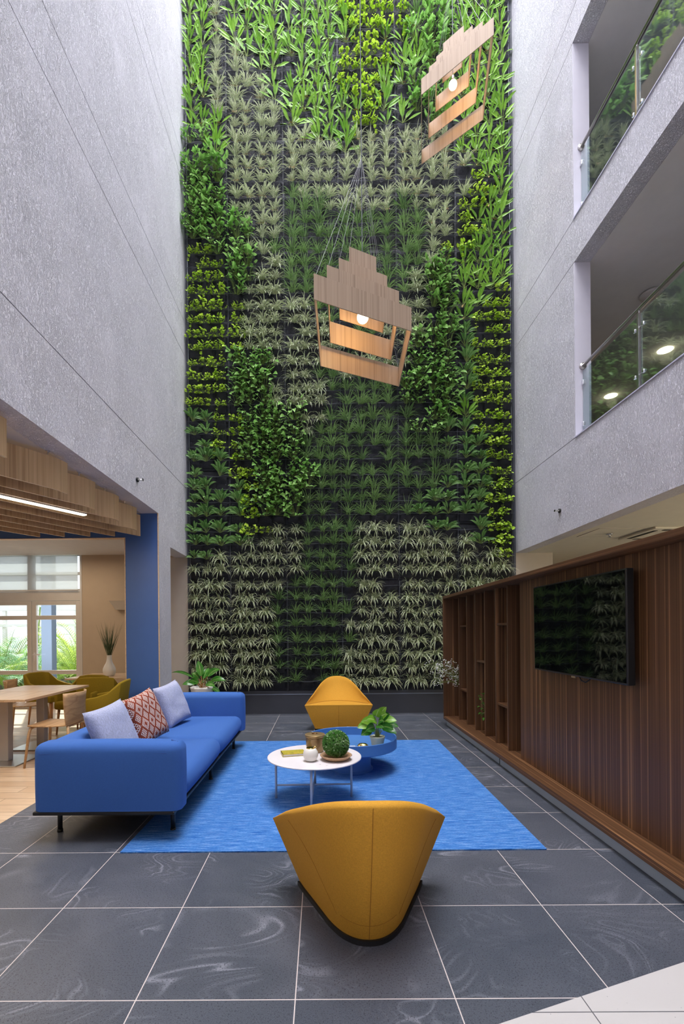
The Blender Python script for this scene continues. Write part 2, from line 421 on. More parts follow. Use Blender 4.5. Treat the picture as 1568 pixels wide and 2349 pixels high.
# floor: dark slate, pale terrazzo beyond a slanting cut, oak boards on the left
fl = MB()
a1, a2 = (.638, 1.738), (1.562, 2.057); sl = (a2[1]-a1[1])/(a2[0]-a1[0])
yL = a1[1]+(XL-.11-a1[0])*sl; yR = a1[1]+(8-a1[0])*sl
fl.hexa([(XL-.11, yL, -.1), (8, yR, -.1), (8, 10.2, -.1), (XL-.11, 10.2, -.1), (XL-.11, yL, 0), (8, yR, 0), (8, 10.2, 0), (XL-.11, 10.2, 0)])
struct(fl.build('floor', M['slate']), 'dark slate tiled floor with pale grout')
fl = MB().hexa([(XL-.11, BACK, -.1), (8, BACK, -.1), (8, yR, -.1), (XL-.11, yL, -.1), (XL-.11, BACK, 0), (8, BACK, 0), (8, yR, 0), (XL-.11, yL, 0)])
struct(fl.build('floor', M['terrazzo']), 'pale speckled terrazzo floor in the right front corner')
struct(box('floor', M['planks'], -9, BACK, -.1, XL-.11, 9.3, 0), 'oak board floor of the dining area')
def banded(mb, x0, y0, x1, y1, z0, z1, cuts, face):
    zs = [z0]+[c for c in cuts if z0+.05 < c < z1-.05]+[z1]
    for a, b in zip(zs, zs[1:]): mb.box(x0, y0, a+(.005 if a > z0 else 0), x1, y1, b-(.005 if b < z1 else 0))
    return mb
# left wall
cutL = [4.0, 6.325, 6.925, 9.35, 9.785, 12.2]
w = MB(); banded(w, XL-.03, BACK, XL, YG, 3.2, TOP, cutL, 1)
w.box(XL-.25, BACK, 3.2, XL-.03, YG, TOP)
w.box(XL-.25, 6.9, 0, XL, 7.43, 3.2); w.box(XL-.25, 7.43, 2.80, XL, YG, 3.2)
w.box(XL-.25, BACK, 0, XL, .3, 3.2)
struct(w.build('wall_left', M['stucco']), 'tall pale textured wall on the left')
# right wall with two balcony openings
cutR = [4.041, 6.405, 6.98, 9.35, 9.785, 12.2]
Yj = 6.41
w = MB()
banded(w, XR, Yj, XR+.03, YG, 2.82, TOP, cutR, 1)
w.box(XR+.03, Yj, 2.82, XR+.215, YG, TOP)
for a, b in ((2.82, 4.035), (6.405, 6.975), (9.35, TOP)):
    if a > 9: banded(w, XR, BACK, XR+.215, Yj, a, b, cutR, 1)
    else: w.box(XR, BACK, a, XR+.215, Yj, b)
w.box(XR, BACK, 0, XR+.215, -2.5, 2.82)
struct(w.build('wall_right', M['stucco']), 'tall pale textured wall on the right with two balcony openings')
# jamb faces + caps
struct(MB().box(XR+.002, Yj-.012, 4.05, XR+.217, Yj, 6.40).box(XR+.002, Yj-.012, 6.99, XR+.217, Yj, 9.345).build('trim_1', M['jamb']), 'smooth jambs at the far end of the balcony openings')
cap = MB()
for z in (4.035, 6.975): cap.box(XR-.012, BACK, z, XR+.23, Yj-.013, z+.014)
struct(cap.build('trim_2', M['capstone']), 'thin lilac cap strips on the balcony parapets')
# back wall behind the planting + flanks
struct(box('wall_back', M['planter'], XL-.25, YG+.08, 0, XR+.215, YG+.2, TOP), 'dark wall carrying the planting')
struct(MB().box(-2.75, YG-.02, 0, XL-.0, YG, 2.80).box(XR+.0, YG-.03, 0, 4.125, YG, 2.82).box(4.105, YG, 0, 4.125, 10.1, 2.82).build('wall_back', M['beige']), 'beige plaster wall beside the planting')
struct(box('wall_back', M['tan'], 4.125, 10.05, 0, 8, 10.2, 2.9), 'warm wall of the passage behind the timber partition')
struct(box('wall_front', M['darkceil'], -9, BACK-.2, 0, 8, BACK, TOP))
# right ground floor room ceiling, upper corridors
struct(box('ceiling', M['cream'], XR+.215, BACK, 2.82, 8, 10.1, 2.95), 'cream soffit beyond the timber partition')
struct(box('wall_right', M['cream'], 7.9, BACK, 0, 8, 10.2, 2.82))
up = MB()
for z in (4.0, 6.95): up.box(XR+.217, BACK, z-.1, 8, 12, z)
struct(up.build('floor', M['darkceil']), 'upper corridor floors')
up = MB()
for z in (6.405, 9.35): up.box(XR+.217, BACK, z, 8, 12, z+.1)
struct(up.build('ceiling', M['darkceil']), 'dark grey ceilings of the upper corridors')
up = MB()
for z in (4.0, 6.95): up.box(7.9, BACK, z, 8, 12, z+2.4).box(XR+.215, 11.9, z, 8, 12, z+2.4).box(XR+.10, YG+.2, z, XR+.215, 12, z+2.4)
struct(up.build('wall_right', M['darkceil']), 'back walls of the upper corridors')
rc = MB()
for z in (6.405, 9.35):
    for y in (0, 1.25, 2.5, 3.75): rc.box(4.75, y+.02, z-.012, 5.6, y+1.22, z)
struct(rc.build('trim_3', M['ceil']), 'raised ceiling panels of the upper corridors')
struct(box('ceiling', M['white'], XL-.25, BACK, TOP, XR+.215, YG+.2, TOP+.1), 'rooflight frame over the atrium')
# dining side: ceilings, blue portal, walls
struct(box('ceiling', M['ceil'], -9, BACK, 3.2, XL-.25, 6.99, 3.3), 'plaster ceiling over the oak baffles')
struct(box('ceiling', M['ceil'], -9, 6.99, 2.985, XL-.25, 9.3, 3.1), 'plaster ceiling by the garden doors')
struct(MB().box(-9, 6.90, 2.85, XL-.25, 6.99, 3.2).box(-2.85, 6.90, 0, XL-.002, 6.99, 2.85).box(-2.85, 6.895, 2.85, XL-.002, 6.9, 3.2).box(-2.85, 6.895, 0, XL-.002, 6.9, 2.85).build('wall_back', M['blue_wall']), 'blue panelled portal wall')
struct(MB().box(-2.862, 6.885, 0, -2.85, 6.995, 2.85).box(XL-.012, 6.885, 0, XL+.001, 6.897, 3.2).box(-9, 6.888, 2.842, -2.85, 6.995, 2.85).build('trim_4', M['table_oak']), 'thin oak edge strips of the blue portal')
struct(MB().box(-4.66, 9.2, 0, XL-.25, 9.3, 3.0).box(-9, 9.2, 2.985, -4.66, 9.3, 3.1).box(-9, 9.2, 0, -7.63, 9.3, 2.105).build('wall_back', M['tan']), 'tan wall beside the garden doors')
struct(box('wall_left', M['tan'], -9.1, BACK, 0, -9, 9.3, 3.3))
struct(box('wall_back', M['beige'], XL-.25, 7.0, 0, XL-.13, 7.43, 2.98))
struct(box('baseboard_back', M['pvc'], -4.66, 9.18, 0, XL-.3, 9.2, .08))

# garden doors and transom window
YD = 9.2
def door(n, x0, x1, handle_left):
    root = bpy.data.objects.new(n, None); C.objects.link(root); root.location = (x0, YD, 0); root['kind'] = 'structure'
    root['label'] = 'white framed glazed garden door'
    f = MB(); Wd = x1-x0; s_ = .085
    f.box(0, 0, 0, s_, .06, 2.10).box(Wd-s_, 0, 0, Wd, .06, 2.10)
    for a, b in ((0, .12), (.665, .745), (1.735, 1.815), (2.02, 2.10)): f.box(s_, .001, a, Wd-s_, .059, b)
    f.build('door_frame', M['pvc'], root, bevel=.004)
    g = MB(); 
    for a, b in ((.12, .665), (.745, 1.735), (1.815, 2.02)): g.box(s_, .026, a, Wd-s_, .032, b)
    g.build('door_glass', M['pane'], root)
    if handle_left:
        h = MB().tube([(.045, 0, 1.05), (.045, -.05, 1.05), (.06, -.06, 1.05), (.19, -.062, 1.055)], .011)
        h.rbox(.03, -.008, .93, .06, 0, 1.10, .006)
        h.build('door_handle', M['white'], root, smooth=True)
    return root
door('door_1', -6.63, -5.655, False); door('door_2', -5.645, -4.70, True); door('door_3', -7.62, -6.64, False)
struct(MB().box(-4.695, YD-.01, 0, -4.66, YD+.08, 2.985).box(-9, YD-.01, 2.105, -4.695, YD+.08, 2.268).build('trim_5', M['pvc']), 'white post and rail around the garden doors')
wd = bpy.data.objects.new('window_1', None); C.objects.link(wd); wd.location = (0, YD, 0); struct(wd, 'transom window over the garden doors')
f = MB()
for x in (-8.6, -7.6, -6.62, -5.72): f.box(x, .001, 2.275, x+.13, .06, 2.985)
f.box(-9, 0, 2.272, -4.695, .06, 2.33).box(-9, 0, 2.60, -4.695, .06, 2.66)
f.build('window_frame', M['pvc'], wd); MB().box(-9, .02, 2.27, -4.7, .026, 2.985).build('window_glass', M['pane'], wd)
bl = thing('roller_blind', 'translucent pale roller blind drawn over the window above the garden doors', 'blind', (-6.8, YD-.06, 2.3))
MB().box(-2.2, 0, 0, 2.09, .003, .68).build('blind_cloth', M['blind'], bl); MB().tube([(-2.2, .002, 0), (2.09, .002, 0)], .012).build('bottom_rail', M['pvc'], bl, smooth=True)

# ------------------------------------------------------------------ garden outside
struct(box('floor', M['pvc'], -16, 9.3, -.15, 0, 12.2, -.03), 'pale paved terrace outside')
struct(box('floor', plain('garden_soil', (.10, .09, .05), .95), -40, 12.2, -.2, 20, 40, -.05), 'planted ground of the garden')
pg = MB().box(-6.53, 11.0, -.03, -6.29, 11.2, 3.4)
tag(pg.build('steel_post', plain('blue_grey_steel', (.055, .075, .11), .5)), 'dark blue-grey steel post standing outside the right garden door', 'post')
fw = MB()
for x in (-11.5, -10.2, -8.9, -7.6, -6.3, -5.0): fw.box(x, 17, -.05, x+.12, 17.1, 2.3)
fw.box(-13, 16.97, 2.31, -2, 17.13, 2.5).box(-13, 16.94, 1.72, -2, 16.99, 1.82)
tag(fw.build('garden_fence', plain('white_fence_paint', (.9, .88, .86), .6)), 'white rail fence behind the garden palms', 'fence')
def palm_mesh(seed, n=20, L=1.5):
    rr = random.Random(seed); mb = MB()
    for i in range(n):
        az = 2*PI*i/n+rr.uniform(-.3, .3); el = rr.uniform(.7, 1.35)
        d = Vector((math.cos(az)*math.cos(el), math.sin(az)*math.cos(el), math.sin(el))); p = Vector((rr.uniform(-.08, .08), rr.uniform(-.08, .08), 0)); pts = []
        seg = 16; LL = L*rr.uniform(.75, 1.15)
        for k in range(seg+1):
            pts.append(p.copy()); t = k/seg
            if k > 2:
                sd = d.cross(Vector((0, 0, 1))).normalized()
                for s_ in (-1, 1):
                    for q in (0, .5):
                        pp = p - d*(LL/seg*q)
                        mb.leaf(pp, d*.55+sd*s_*.9+Vector((0, 0, .25)), Vector((0, 0, 1)), (.40-.24*t)*rr.uniform(.8, 1.1), .020, .5, .1, 'blade', 3)
            p = p + d*(LL/seg); d = (d+Vector((0, 0, -.13*(.3+t)))).normalized()
        mb.tube(pts, [.012*(1-.8*k/seg) for k in range(seg+1)], 5, 1)
    return mb
pm = [palm_mesh(s).mesh('palm_plant', [M['palm'], M['stem']]) for s in (1, 2)] + [palm_mesh(s, 12, 1.3).mesh('palm_plant', [M['palmb'], M['stem']]) for s in (3, 4)]
for i, (x, y, k, s_) in enumerate([(-6.9, 13.2, 0, .95), (-5.6, 13.6, 1, 1.05), (-7.9, 12.8, 2, .95), (-8.7, 13.6, 3, 1.0), (-9.6, 14.2, 0, 1.15), (-6.3, 14.8, 1, 1.15), (-7.4, 15, 0, 1.2), (-8.4, 15.6, 2, 1.2), (-10.6, 15.4, 3, 1.2), (-5.4, 15.4, 0, 1.1), (-6.0, 12.7, 2, .55), (-7.3, 12.6, 1, .5), (-8.4, 12.6, 0, .5), (-9.2, 12.9, 3, .7)]):
    o = bpy.data.objects.new('areca_palm', pm[k]); C.objects.link(o); o.location = (x, y, -.05); o.rotation_euler = (0, 0, i*1.3); o.scale = (s_*1.3,)*3
    tag(o, ['sunlit yellow-green feathery palm in the garden outside the glazed doors', 'blue-green feathery palm in the garden outside the glazed doors'][k > 1], 'palm', ['sunlit palms in the garden', 'blue-green palms in the garden'][k > 1])
tr = MB(); tr.tube([(0, 0, 0), (.02, 0, 1.2), (.1, .05, 2.35)], [.035, .03, .02], 6)
for i in range(22):
    az = i*2.4; tr.leaf((.1, .05, 2.35), (math.cos(az), math.sin(az), .5-.04*i), (0, 0, 1), .55, .02, .6, .1, 'blade', 4, 1)
tag(tr.build('slim_palm', [M['stem'], M['palmb']], loc=(-9.0, 14.9, -.05)), 'slim bare-stemmed palm rising above the others seen through the left door', 'palm')

# ------------------------------------------------------------------ living wall
YF = 8.39          # felt plane
planter = thing('wall_planter_trough', 'long charcoal trough along the foot of the green wall', 'planter', (.55, 8.37, 0))
MB().box(-2.91, 0, 0, 2.9, .02, .345).box(-2.91, .02, 0, 2.9, .085, .30).build('trough_body', M['planter'], planter)
MB().box(-2.91, -.006, .338, 2.9, .028, .352).build('trough_rim', M['planter_rim'], planter)
cols = []
pxs = [448,476,507,550,576,609,637,678,706,739,765,800,831,860,893,935,963,998,1028,1070,1100,1130,1155]
def onY(x, y, Y):
    d = RM.to_3x3() @ Vector(((x-CX)/F, 1, -(y-CY)/F)); return (Vector((0, 0, H)) + d*(Y/d.y))
cols = [onY(p, 1350, YF-.05).x for p in pxs]
# module outlines
mx = [XL+.04] + [onY(p, 1350, YF).x for p in (528.5, 657.5, 783, 914, 1049)] + [XR-.04]
Z0, DZ, DM = .565, .232, .978
def felt_mesh(wd, ncol):
    mb = MB(); vs = []; fs = []; nx = ncol*6
    rows = []                                   # (z, depth factor)
    zt = DM-.015
    for j in range(4):
        zr = .16+DZ*j
        if j == 0: rows += [(0.004, 0.02), (.03, .15)]
        rows += [(zr-.12, .35), (zr-.06, .8), (zr-.005, 1.0), (zr, 1.0), (zr+.001, .05)]
    rows += [(zt, .02)]
    for z, dp in rows:
        for i in range(nx+1):
            u = i/nx*ncol; s_ = abs(math.sin(PI*u))**.6
            y = -.005-dp*(.018+.055*s_) if 0 < i < nx else -.004
            vs.append((wd*i/nx, y, z - (.012*s_ if dp > .9 else 0)))
    for r in range(len(rows)-1):
        for i in range(nx): a = r*(nx+1)+i; fs.append((a, a+1, a+nx+2, a+nx+1))
    mb.add(vs, fs)
    # stitched edge binding
    mb.box(-.012, -.02, 0, .012, 0, DM-.006).box(0, -.012, zt, wd, 0, zt+.008)
    return mb.mesh('felt_pocket_panel', M['felt'], False)
def hose_mesh(wd):
    mb = MB(); rr = random.Random(int(wd*1000))
    for j in range(4):
        z = .16+DZ*j+.012; n = 7
        mb.tube([(wd*i/n, -.05-.01*rr.random(), z+rr.uniform(-.008, .008)) for i in range(n+1)], .0045, 5)
    mb.tube([(.014, -.025, .01), (.010, -.03, DM*.5), (.015, -.025, DM-.02)], .004, 5)
    for j in range(3):
        for x in (.05, wd-.06): mb.lathe([(0, 0), (.007, 0), (.007, .006), (0, .006)], 6, (x, -.03, .26+DZ*j))
    return mb.mesh('drip_hose', M['hose'], True)
protos = {}
ZB = Z0-.16
for k in range(-0, 13):
    for c in range(6):
        wd = mx[c+1]-mx[c]; nc = 3 if c == 0 else 4
        if c not in protos:
            o = bpy.data.objects.new('felt_pocket_panel', felt_mesh(wd, nc)); hz = bpy.data.objects.new('drip_hose', hose_mesh(wd)); 
            C.objects.link(o); C.objects.link(hz); hz.parent = o; protos[c] = o
        else: o = dup(protos[c])
        o.location = (mx[c], YF, ZB+k*DM)
        vert = 'lowest' if k < 3 else 'middle' if k < 8 else 'upper'
        hor = ['left edge', 'left half', 'left half', 'right half', 'right half', 'right edge'][c]
        tag(o, f'black felt pocket panel in the {vert} part of the green wall, {hor}', 'planting panel', f'felt panels, {vert} green wall, {hor}')
fr = MB()
fr.tube([(mx[0]+.015, YF-.03, .36), (mx[0]+.015, YF-.03, 13.1)], .012, 6); fr.tube([(mx[-1]-.03, YF-.03, .36), (mx[-1]-.03, YF-.03, 13.1)], .012, 6)
tag(fr.build('irrigation_riser', M['hose'], smooth=True), 'dark upright water pipes down both edges of the green wall', 'pipe')
struct(MB().box(XL, YF-.012, .345, mx[0], YF+.07, TOP).box(mx[-1], YF-.012, .345, XR, YF+.07, TOP).box(mx[0], YF-.002, .34, mx[-1], YF+.07, ZB).build('trim_6', M['planter']), 'dark edge strips of the green wall')

def plant_mesh(kind, seed):
    r = random.Random(kind+str(seed)); mb = MB(); U = r.uniform
    if kind in 'Ss':
        n = 54 if kind == 'S' else 40
        for i in range(n):
            az = U(PI*1.0, PI*2.0) if i % 5 else U(0, PI); el = U(-.25, 1.35) if kind == 'S' else U(.4, 1.45)
            d = (math.cos(az)*math.cos(el), math.sin(az)*math.cos(el)*.9-.12, math.sin(el)+.12)
            mb.leaf((U(-.025, .025), U(-.02, .01), U(-.01, .02)), d, (0, 0, 1), U(.13, .25), .0125, U(1.0, 2.9) if kind == 'S' else U(.8, 2.6), .12, 'blade', 6, 0, U(-.6, .6))
        if r.random() < .35:
            for i in range(4): mb.leaf((U(-.03, .03), -.03, 0), (U(-.5, .5), -.5, -.3), (0, 0, 1), U(.1, .18), .009, 1.5, .1, 'blade', 4, 1)
    elif kind == 'G':
        for i in range(46):
            az = U(0, 2*PI); el = U(.45, 1.5)
            d = (math.cos(az)*math.cos(el)*1.3, math.sin(az)*math.cos(el)*.8-.15, math.sin(el))
            mb.leaf((U(-.035, .035), U(-.02, .01), U(-.01, .03)), d, (0, 0, 1), U(.16, .32), .0105, U(.5, 2.0), .12, 'blade', 5, 0, U(-.8, .8))
    elif kind == 'C':
        nst = r.choice((1, 2))
        for q in range(nst):
            x0 = U(-.02, .02); z0 = U(0, .05)
            for i in range(9 if nst == 1 else 6):
                az = i*2.4+U(-.3, .3); el = U(.75, 1.3) if i > 1 else U(.2, .6)
                d = Vector((math.cos(az)*math.cos(el), math.sin(az)*math.cos(el)*.6-.18, math.sin(el))).normalized()
                L0 = U(.05, .11); b = Vector((x0, -.01, z0)); e = b+d*L0
                mb.tube([b, e], .0035, 4, 1, False)
                mb.leaf(e, d, (0, -1, .3), U(.13, .21), U(.034, .048), U(.1, .6), .12, 'lance', 5, 0, U(-.5, .5))
        if r.random() < .5: mb.leaf((0, -.02, .04), (U(-1, 1), -.6, -.6), (0, 0, 1), .12, .03, .6, .2, 'lance', 4, 2)
    elif kind == 'P':
        for i in range(27):
            az = U(0, 2*PI); x = U(-.13, .13); z = U(-.035, .12)*(1-abs(x)*3); y = -U(.01, .10)
            L0 = U(.03, .06); d = Vector((U(-1, 1), -.9, U(-.4, .6))).normalized(); e = Vector((x, y, z))
            mb.tube([(x*.4, -.01, 0), e], .002, 4, 1, False)
            mb.leaf(e, d, (0, -1, .6), U(.05, .08), U(.042, .06), U(.4, 1.2), .14, 'heart', 4, 0, U(-.4, .4))
        if seed % 2:
            x = U(-.06, .06); z = 0; pts = [(x*.5, -.03, .02)]
            for i in range(5):
                z -= U(.03, .05); x += U(-.02, .02); pts.append((x, -.06, z))
                mb.leaf((x, -.065, z), (U(-1, 1), -.6, U(-.5, .2)), (0, -.3, 1), U(.045, .06), .045, .5, .14, 'heart', 4)
            mb.tube(pts, .0022, 4, 1, False)
    elif kind == 'A':
        for i in range(26):
            x = U(-.15, .15); z = U(-.02, .23); y = -U(.03, .18)
            e = Vector((x, y, z)); mb.tube([(x*.15, -.01, 0), (x*.6, y*.6, z*.8), e], .0025, 4, 1, False)
            mb.leaf(e, (U(-.8, .8), -.8, U(-.6, .25)), (0, -1, .5), U(.09, .13), U(.065, .09), U(.2, .9), .16, 'arrow', 4, 0, U(-.5, .5))
    elif kind == 'W':
        for i in range(17):
            az = U(PI*.9, PI*2.1); el = U(.35, 1.3)
            d = Vector((math.cos(az)*math.cos(el), math.sin(az)*math.cos(el)*.8-.1, math.sin(el))).normalized(); e = Vector((0, -.01, 0))+d*U(.06, .12)
            mb.tube([(0, -.01, 0), e], .003, 4, 1, False)
            mb.leaf(e, d, (0, -1, .4), U(.14, .19), U(.038, .052), U(1.0, 2.0), .14, 'lance', 6, 0, U(-.4, .4))
    mb.v = [(x, min(y, .045), z) for x, y, z in mb.v]
    main = {'S': M['S'], 's': M['S'], 'G': M['G'], 'C': M['C'], 'P': M['P'], 'A': M['A'], 'W': M['Wl']}[kind]
    nm = {'S': 'spider_plant', 's': 'spider_plant', 'G': 'lilyturf', 'C': 'cordyline', 'P': 'pothos', 'A': 'arrowhead_vine', 'W': 'aglaonema'}[kind]
    return mb.mesh(nm, [main, M['dead'] if kind in 'Ss' else M['stem'], M['dead']])
PM = {k: [plant_mesh(k, s) for s in range(6)] for k in 'SsGCPAW'}
rowsmap = """SSSSSSGGGGGSSSSSSSSSSSS
SSSSSSGGGGGSSSSSSSSSSSS
SSSSSSGGGGGSSSSSSSSSSSS
SSSSSSGGGGGGSSSSSSSSSSS
SSSSSSGGGGGSSSSSSSSSSSS
SSSSSSGGGGGGSSSSSSSSSSS
SSSSSSGGGGGGSSSSSSSSSSS
SSSSSSSGGGGGSSSSSSSSSSS
SSSSSSSSGGGGSSSSSSSSSSS
WWSSSSSSGGGGSSSSSSSSSSP
WWWWSSSSGGGGSSSSSSSSWPP
WWWWPPSSGGGGSSSSSWWWWPP
WWWWPAAAGGGGGGGGWWWWWPP
WWWWPAAAGGGGGGGGGWWWWPP
WWWWPAAAAGGGGGGGGGWWWPP
WWWPPAAAAGGGGGGGGGGWWPP
WWWPAAAAGGGGGGGGGGGWWPP
WWPPAAAAGGGGGGGGGGWWWPP
WWPPAAAASGGGGGGGAAWWPPP
WWPPAAAASSGGGGGGAAACPPP
PPPAAASSSSGGGGGAAAAWPPP
PPPAAASSSSGGGGGAAAAWPPP
PPPAAASSSGGSGGGAAAAWPPP
PPPAAASSSSGGSSSSAAAWPPP
PPPPSSSSSSSSSSSSAAAWPPP
PPPPSSSSSSSGGGSSSAAWPPP
PPPPSSSSSSGGGGGSSAACPPP
PPPPSSSSSGGGGSSSSAACCPP
PPPASSSGGGGGGGGGSAACCCP
PPPAASSGGGGGGGGGSAACCCC
PPPAASSGGGGGGGGGGSACCCC
PPAASSGGGGGGGGGGGSPPCCC
AAAAASSGGGGGGGGGGSSPPCC
AAAASSSGGGGGGGGGGSSPCCC
AAASSSSGGGSSSSSGSSSPPCC
AAASSSSGSSSSSSSSSSSSPPC
AAASSSSSSSSSSSSSSSSSPCC
AAASSSSSSSSSSSSSSSSSCCC
AACSSSSSSSSCSSSSSSSCCCC
AACSSSSSSCCCSSSSSSSCCCC
CCCSSSSCCCCCPPCCCACCCCC
CCSSSSSCCCCCCPCCAACCCCC
CCSSSSCCCCCCPPCCAACCCCC
CCSSSSCCCCCPPPCCAACCCCC
CCSSSCCCCCCPPPPCCACCCCC
CCSSCCCCCCCPPPPCCAACCCC
CCSCCCCCCCCCPPCCAAACCCC
CCSCCCCCCCCCPPPPCAACCCC
CCSCCCCCCCCPPPPPGAACCCC
CCSCCCCCCCCPPPPGGGCCCCC
CCSCCCCCCCCPPPGGGGCCCCC
CCSCCCCCCCCPPPGGGGCCCCC""".split('\n')
INFO = {'S': ('spider_plant', 'cream-striped spider plant', 'spider plant'), 'G': ('lilyturf', 'dark green tufted lilyturf', 'lilyturf'),
        'C': ('cordyline', 'bright green upright broad-leaved cordyline', 'foliage plant'), 'P': ('pothos', 'lime-green heart-leaved pothos', 'pothos'),
        'A': ('arrowhead_vine', 'mid-green bushy arrowhead vine', 'vine'), 'W': ('aglaonema', 'dark glossy drooping-leaved aglaonema', 'foliage plant')}
rp = random.Random(11); cnt = {}; extra = []
for r_, line in enumerate(rowsmap):
    k, j = divmod(r_, 4); z = Z0+DM*k+DZ*j
    for c, ch in enumerate(line):
        if ch == '.' : continue
        if rp.random() < .035: continue                 # a few empty pockets
        if r_ < 8 and cols[c] > 2.15: 
            if z < 1.9-(cols[c]-2.15)*.02: continue        # wholly hidden behind the timber partition
        x = cols[c]+rp.uniform(-.02, .02)
        mk = ch
        if ch == 'S' and r_ > 30: mk = 's'
        me = PM[mk][rp.randrange(6)]
        sc = rp.uniform(.82, 1.2)*(1.08 if ch in 'CAG' else 1)*((1.18 if mk == 'S' else 1.1) if ch == 'S' else 1)*(.92 if r_ < 13 and ch == 'G' else 1)
        if x < XL+.22 or x > XR-.22: sc *= .85
        mat = Matrix.Translation((x, YF-.055, z+rp.uniform(-.02, .015))) @ Matrix.Rotation(rp.uniform(-.12, .12), 4, 'Y') @ Matrix.Diagonal((sc*rp.choice((-1, 1)), sc, sc*rp.uniform(.9, 1.1), 1))
        nm, desc, cat = INFO[ch]
        cnt[ch] = cnt.get(ch, 0)+1
        if cnt[ch] > 300:
            extra.append((me, mat)); continue
        o = bpy.data.objects.new(nm, me); C.objects.link(o); o.matrix_world = mat
        ver = ('lowest rows', 'lower middle rows', 'middle rows', 'upper rows', 'top rows')[min(4, r_//11)]
        hor = 'left side' if c < 7 else 'centre' if c < 15 else 'right side'
        tag(o, f'{desc} in the green wall, {ver}, {hor}', cat, f'{desc}s, {ver}, {hor}')
if extra:
    bm = bmesh.new()
    for me, mat in extra:
        n0 = len(bm.verts); bm.from_mesh(me); bm.verts.ensure_lookup_table()
        bmesh.ops.transform(bm, matrix=mat, verts=bm.verts[n0:])
    me = bpy.data.meshes.new('spider_plant'); bm.to_mesh(me); bm.free()
    for m in (M['S'], M['dead'], M['dead']): me.materials.append(m)
    o = bpy.data.objects.new('spider_plant', me); C.objects.link(o)
    tag(o, 'sun-bleached spider plants massed across the upper rows of the green wall', 'spider plants', None, 'stuff')

# ------------------------------------------------------------------ balcony railings
def railing(zp, label, zlamp):
    root = thing('balcony_railing', label, 'railing', (XR+.10, 0, zp))
    ztop = .945
    MB().tube([(0, -3, ztop), (0, Yj-.03, ztop)], .021, 14).tube([(0, Yj-.035, ztop), (0, Yj-.012, ztop)], .045, 16).build('handrail', M['steel'], root, smooth=True)
    ys = [6.36, 5.26, 4.12, 2.98, 1.84, .7, -.44]
    for y in ys[1:]:
        p = MB().box(-.02, y-.012, 0, .02, y+.012, ztop-.05); p.tube([(0, y, ztop-.06), (0, y, ztop)], .007)
        po = p.build('post', M['steel'], root)
        for z in (.22, .74):
            for s_ in (-1, 1):
                q = MB().tube([(0, y, z), (0, y+s_*.07, z)], .006); q.rbox(-.016, y+s_*.07-.018, z-.018, .016, y+s_*.07+.018, z+.018, .01)
                q.build('glass_clamp', M['chrome'], po, smooth=True)
    for z in (.16, .72):
        MB().rbox(-.02, Yj-.055, z-.03, .02, Yj-.015, z+.03, .008).build('glass_clamp', M['chrome'], root, smooth=True)
    for a, b in zip(ys[1:], ys):
        MB().box(-.005, a+.03, .05, .005, b-(.03 if b < 6.3 else -.02), ztop-.07).build('glass_panel', M['glass'], root)
railing(4.05, 'steel and glass railing of the lower balcony opening', 0)
railing(6.99, 'steel and glass railing of the upper balcony opening', 0)
def onZ(x, y, Z):
    d = RM.to_3x3() @ Vector(((x-CX)/F, 1, -(y-CY)/F)); return (Vector((0, 0, H)) + d*((Z-H)/d.z))
for i, (px, py) in enumerate(((1525, 804), (1400, 909))):
    p = onZ(px, py, 6.395)
    o = MB().lathe([(.0, 0), (.10, 0), (.12, .004), (.12, .01)], 24).build('downlight', M['down'], loc=(p.x, p.y, 6.393), smooth=False)
    tag(o, ['glowing round downlight seen through the lower balcony glass, nearer the right frame edge', 'glowing round downlight seen through the lower balcony glass, nearer the stone jamb'][i], 'downlight', 'downlights beyond the lower balcony')
    point('downlight_glow', (p.x, p.y, 6.25), 1.6, (1, .8, .5), .1)
o = MB().lathe([(0, 0), (.14, 0), (.15, .02), (.13, .05), (0, .05)], 24).build('smoke_detector', M['ceil'], loc=(4.9, 7.0, 6.35), smooth=True)
tag(o, 'dark round ceiling fitting above the lower balcony rail', 'ceiling fitting')

# ------------------------------------------------------------------ sprinklers
def sprinkler(loc, sgn, label):
    t = thing('wall_sprinkler', label, 'sprinkler', loc, 0)
    MB().tube([(0, 0, 0), (sgn*.02, 0, 0)], .03, 14).build('escutcheon', M['black'], t, smooth=True)
    MB().tube([(sgn*.02, 0, 0), (sgn*.05, 0, 0)], .012, 8).tube([(sgn*.05, -.014, 0), (sgn*.08, 0, 0)], .004, 5).tube([(sgn*.05, .014, 0), (sgn*.08, 0, 0)], .004, 5).build('nozzle', M['steel'], t)
    MB().box(sgn*.078, -.018, -.012, sgn*.083, .018, .014).build('deflector', M['black'], t)
sprinkler((XR, 6.82, 3.16), -1, 'small black sprinkler head on the right textured wall')
sprinkler((XL, 6.09, 3.43), 1, 'small black sprinkler head on the left textured wall')

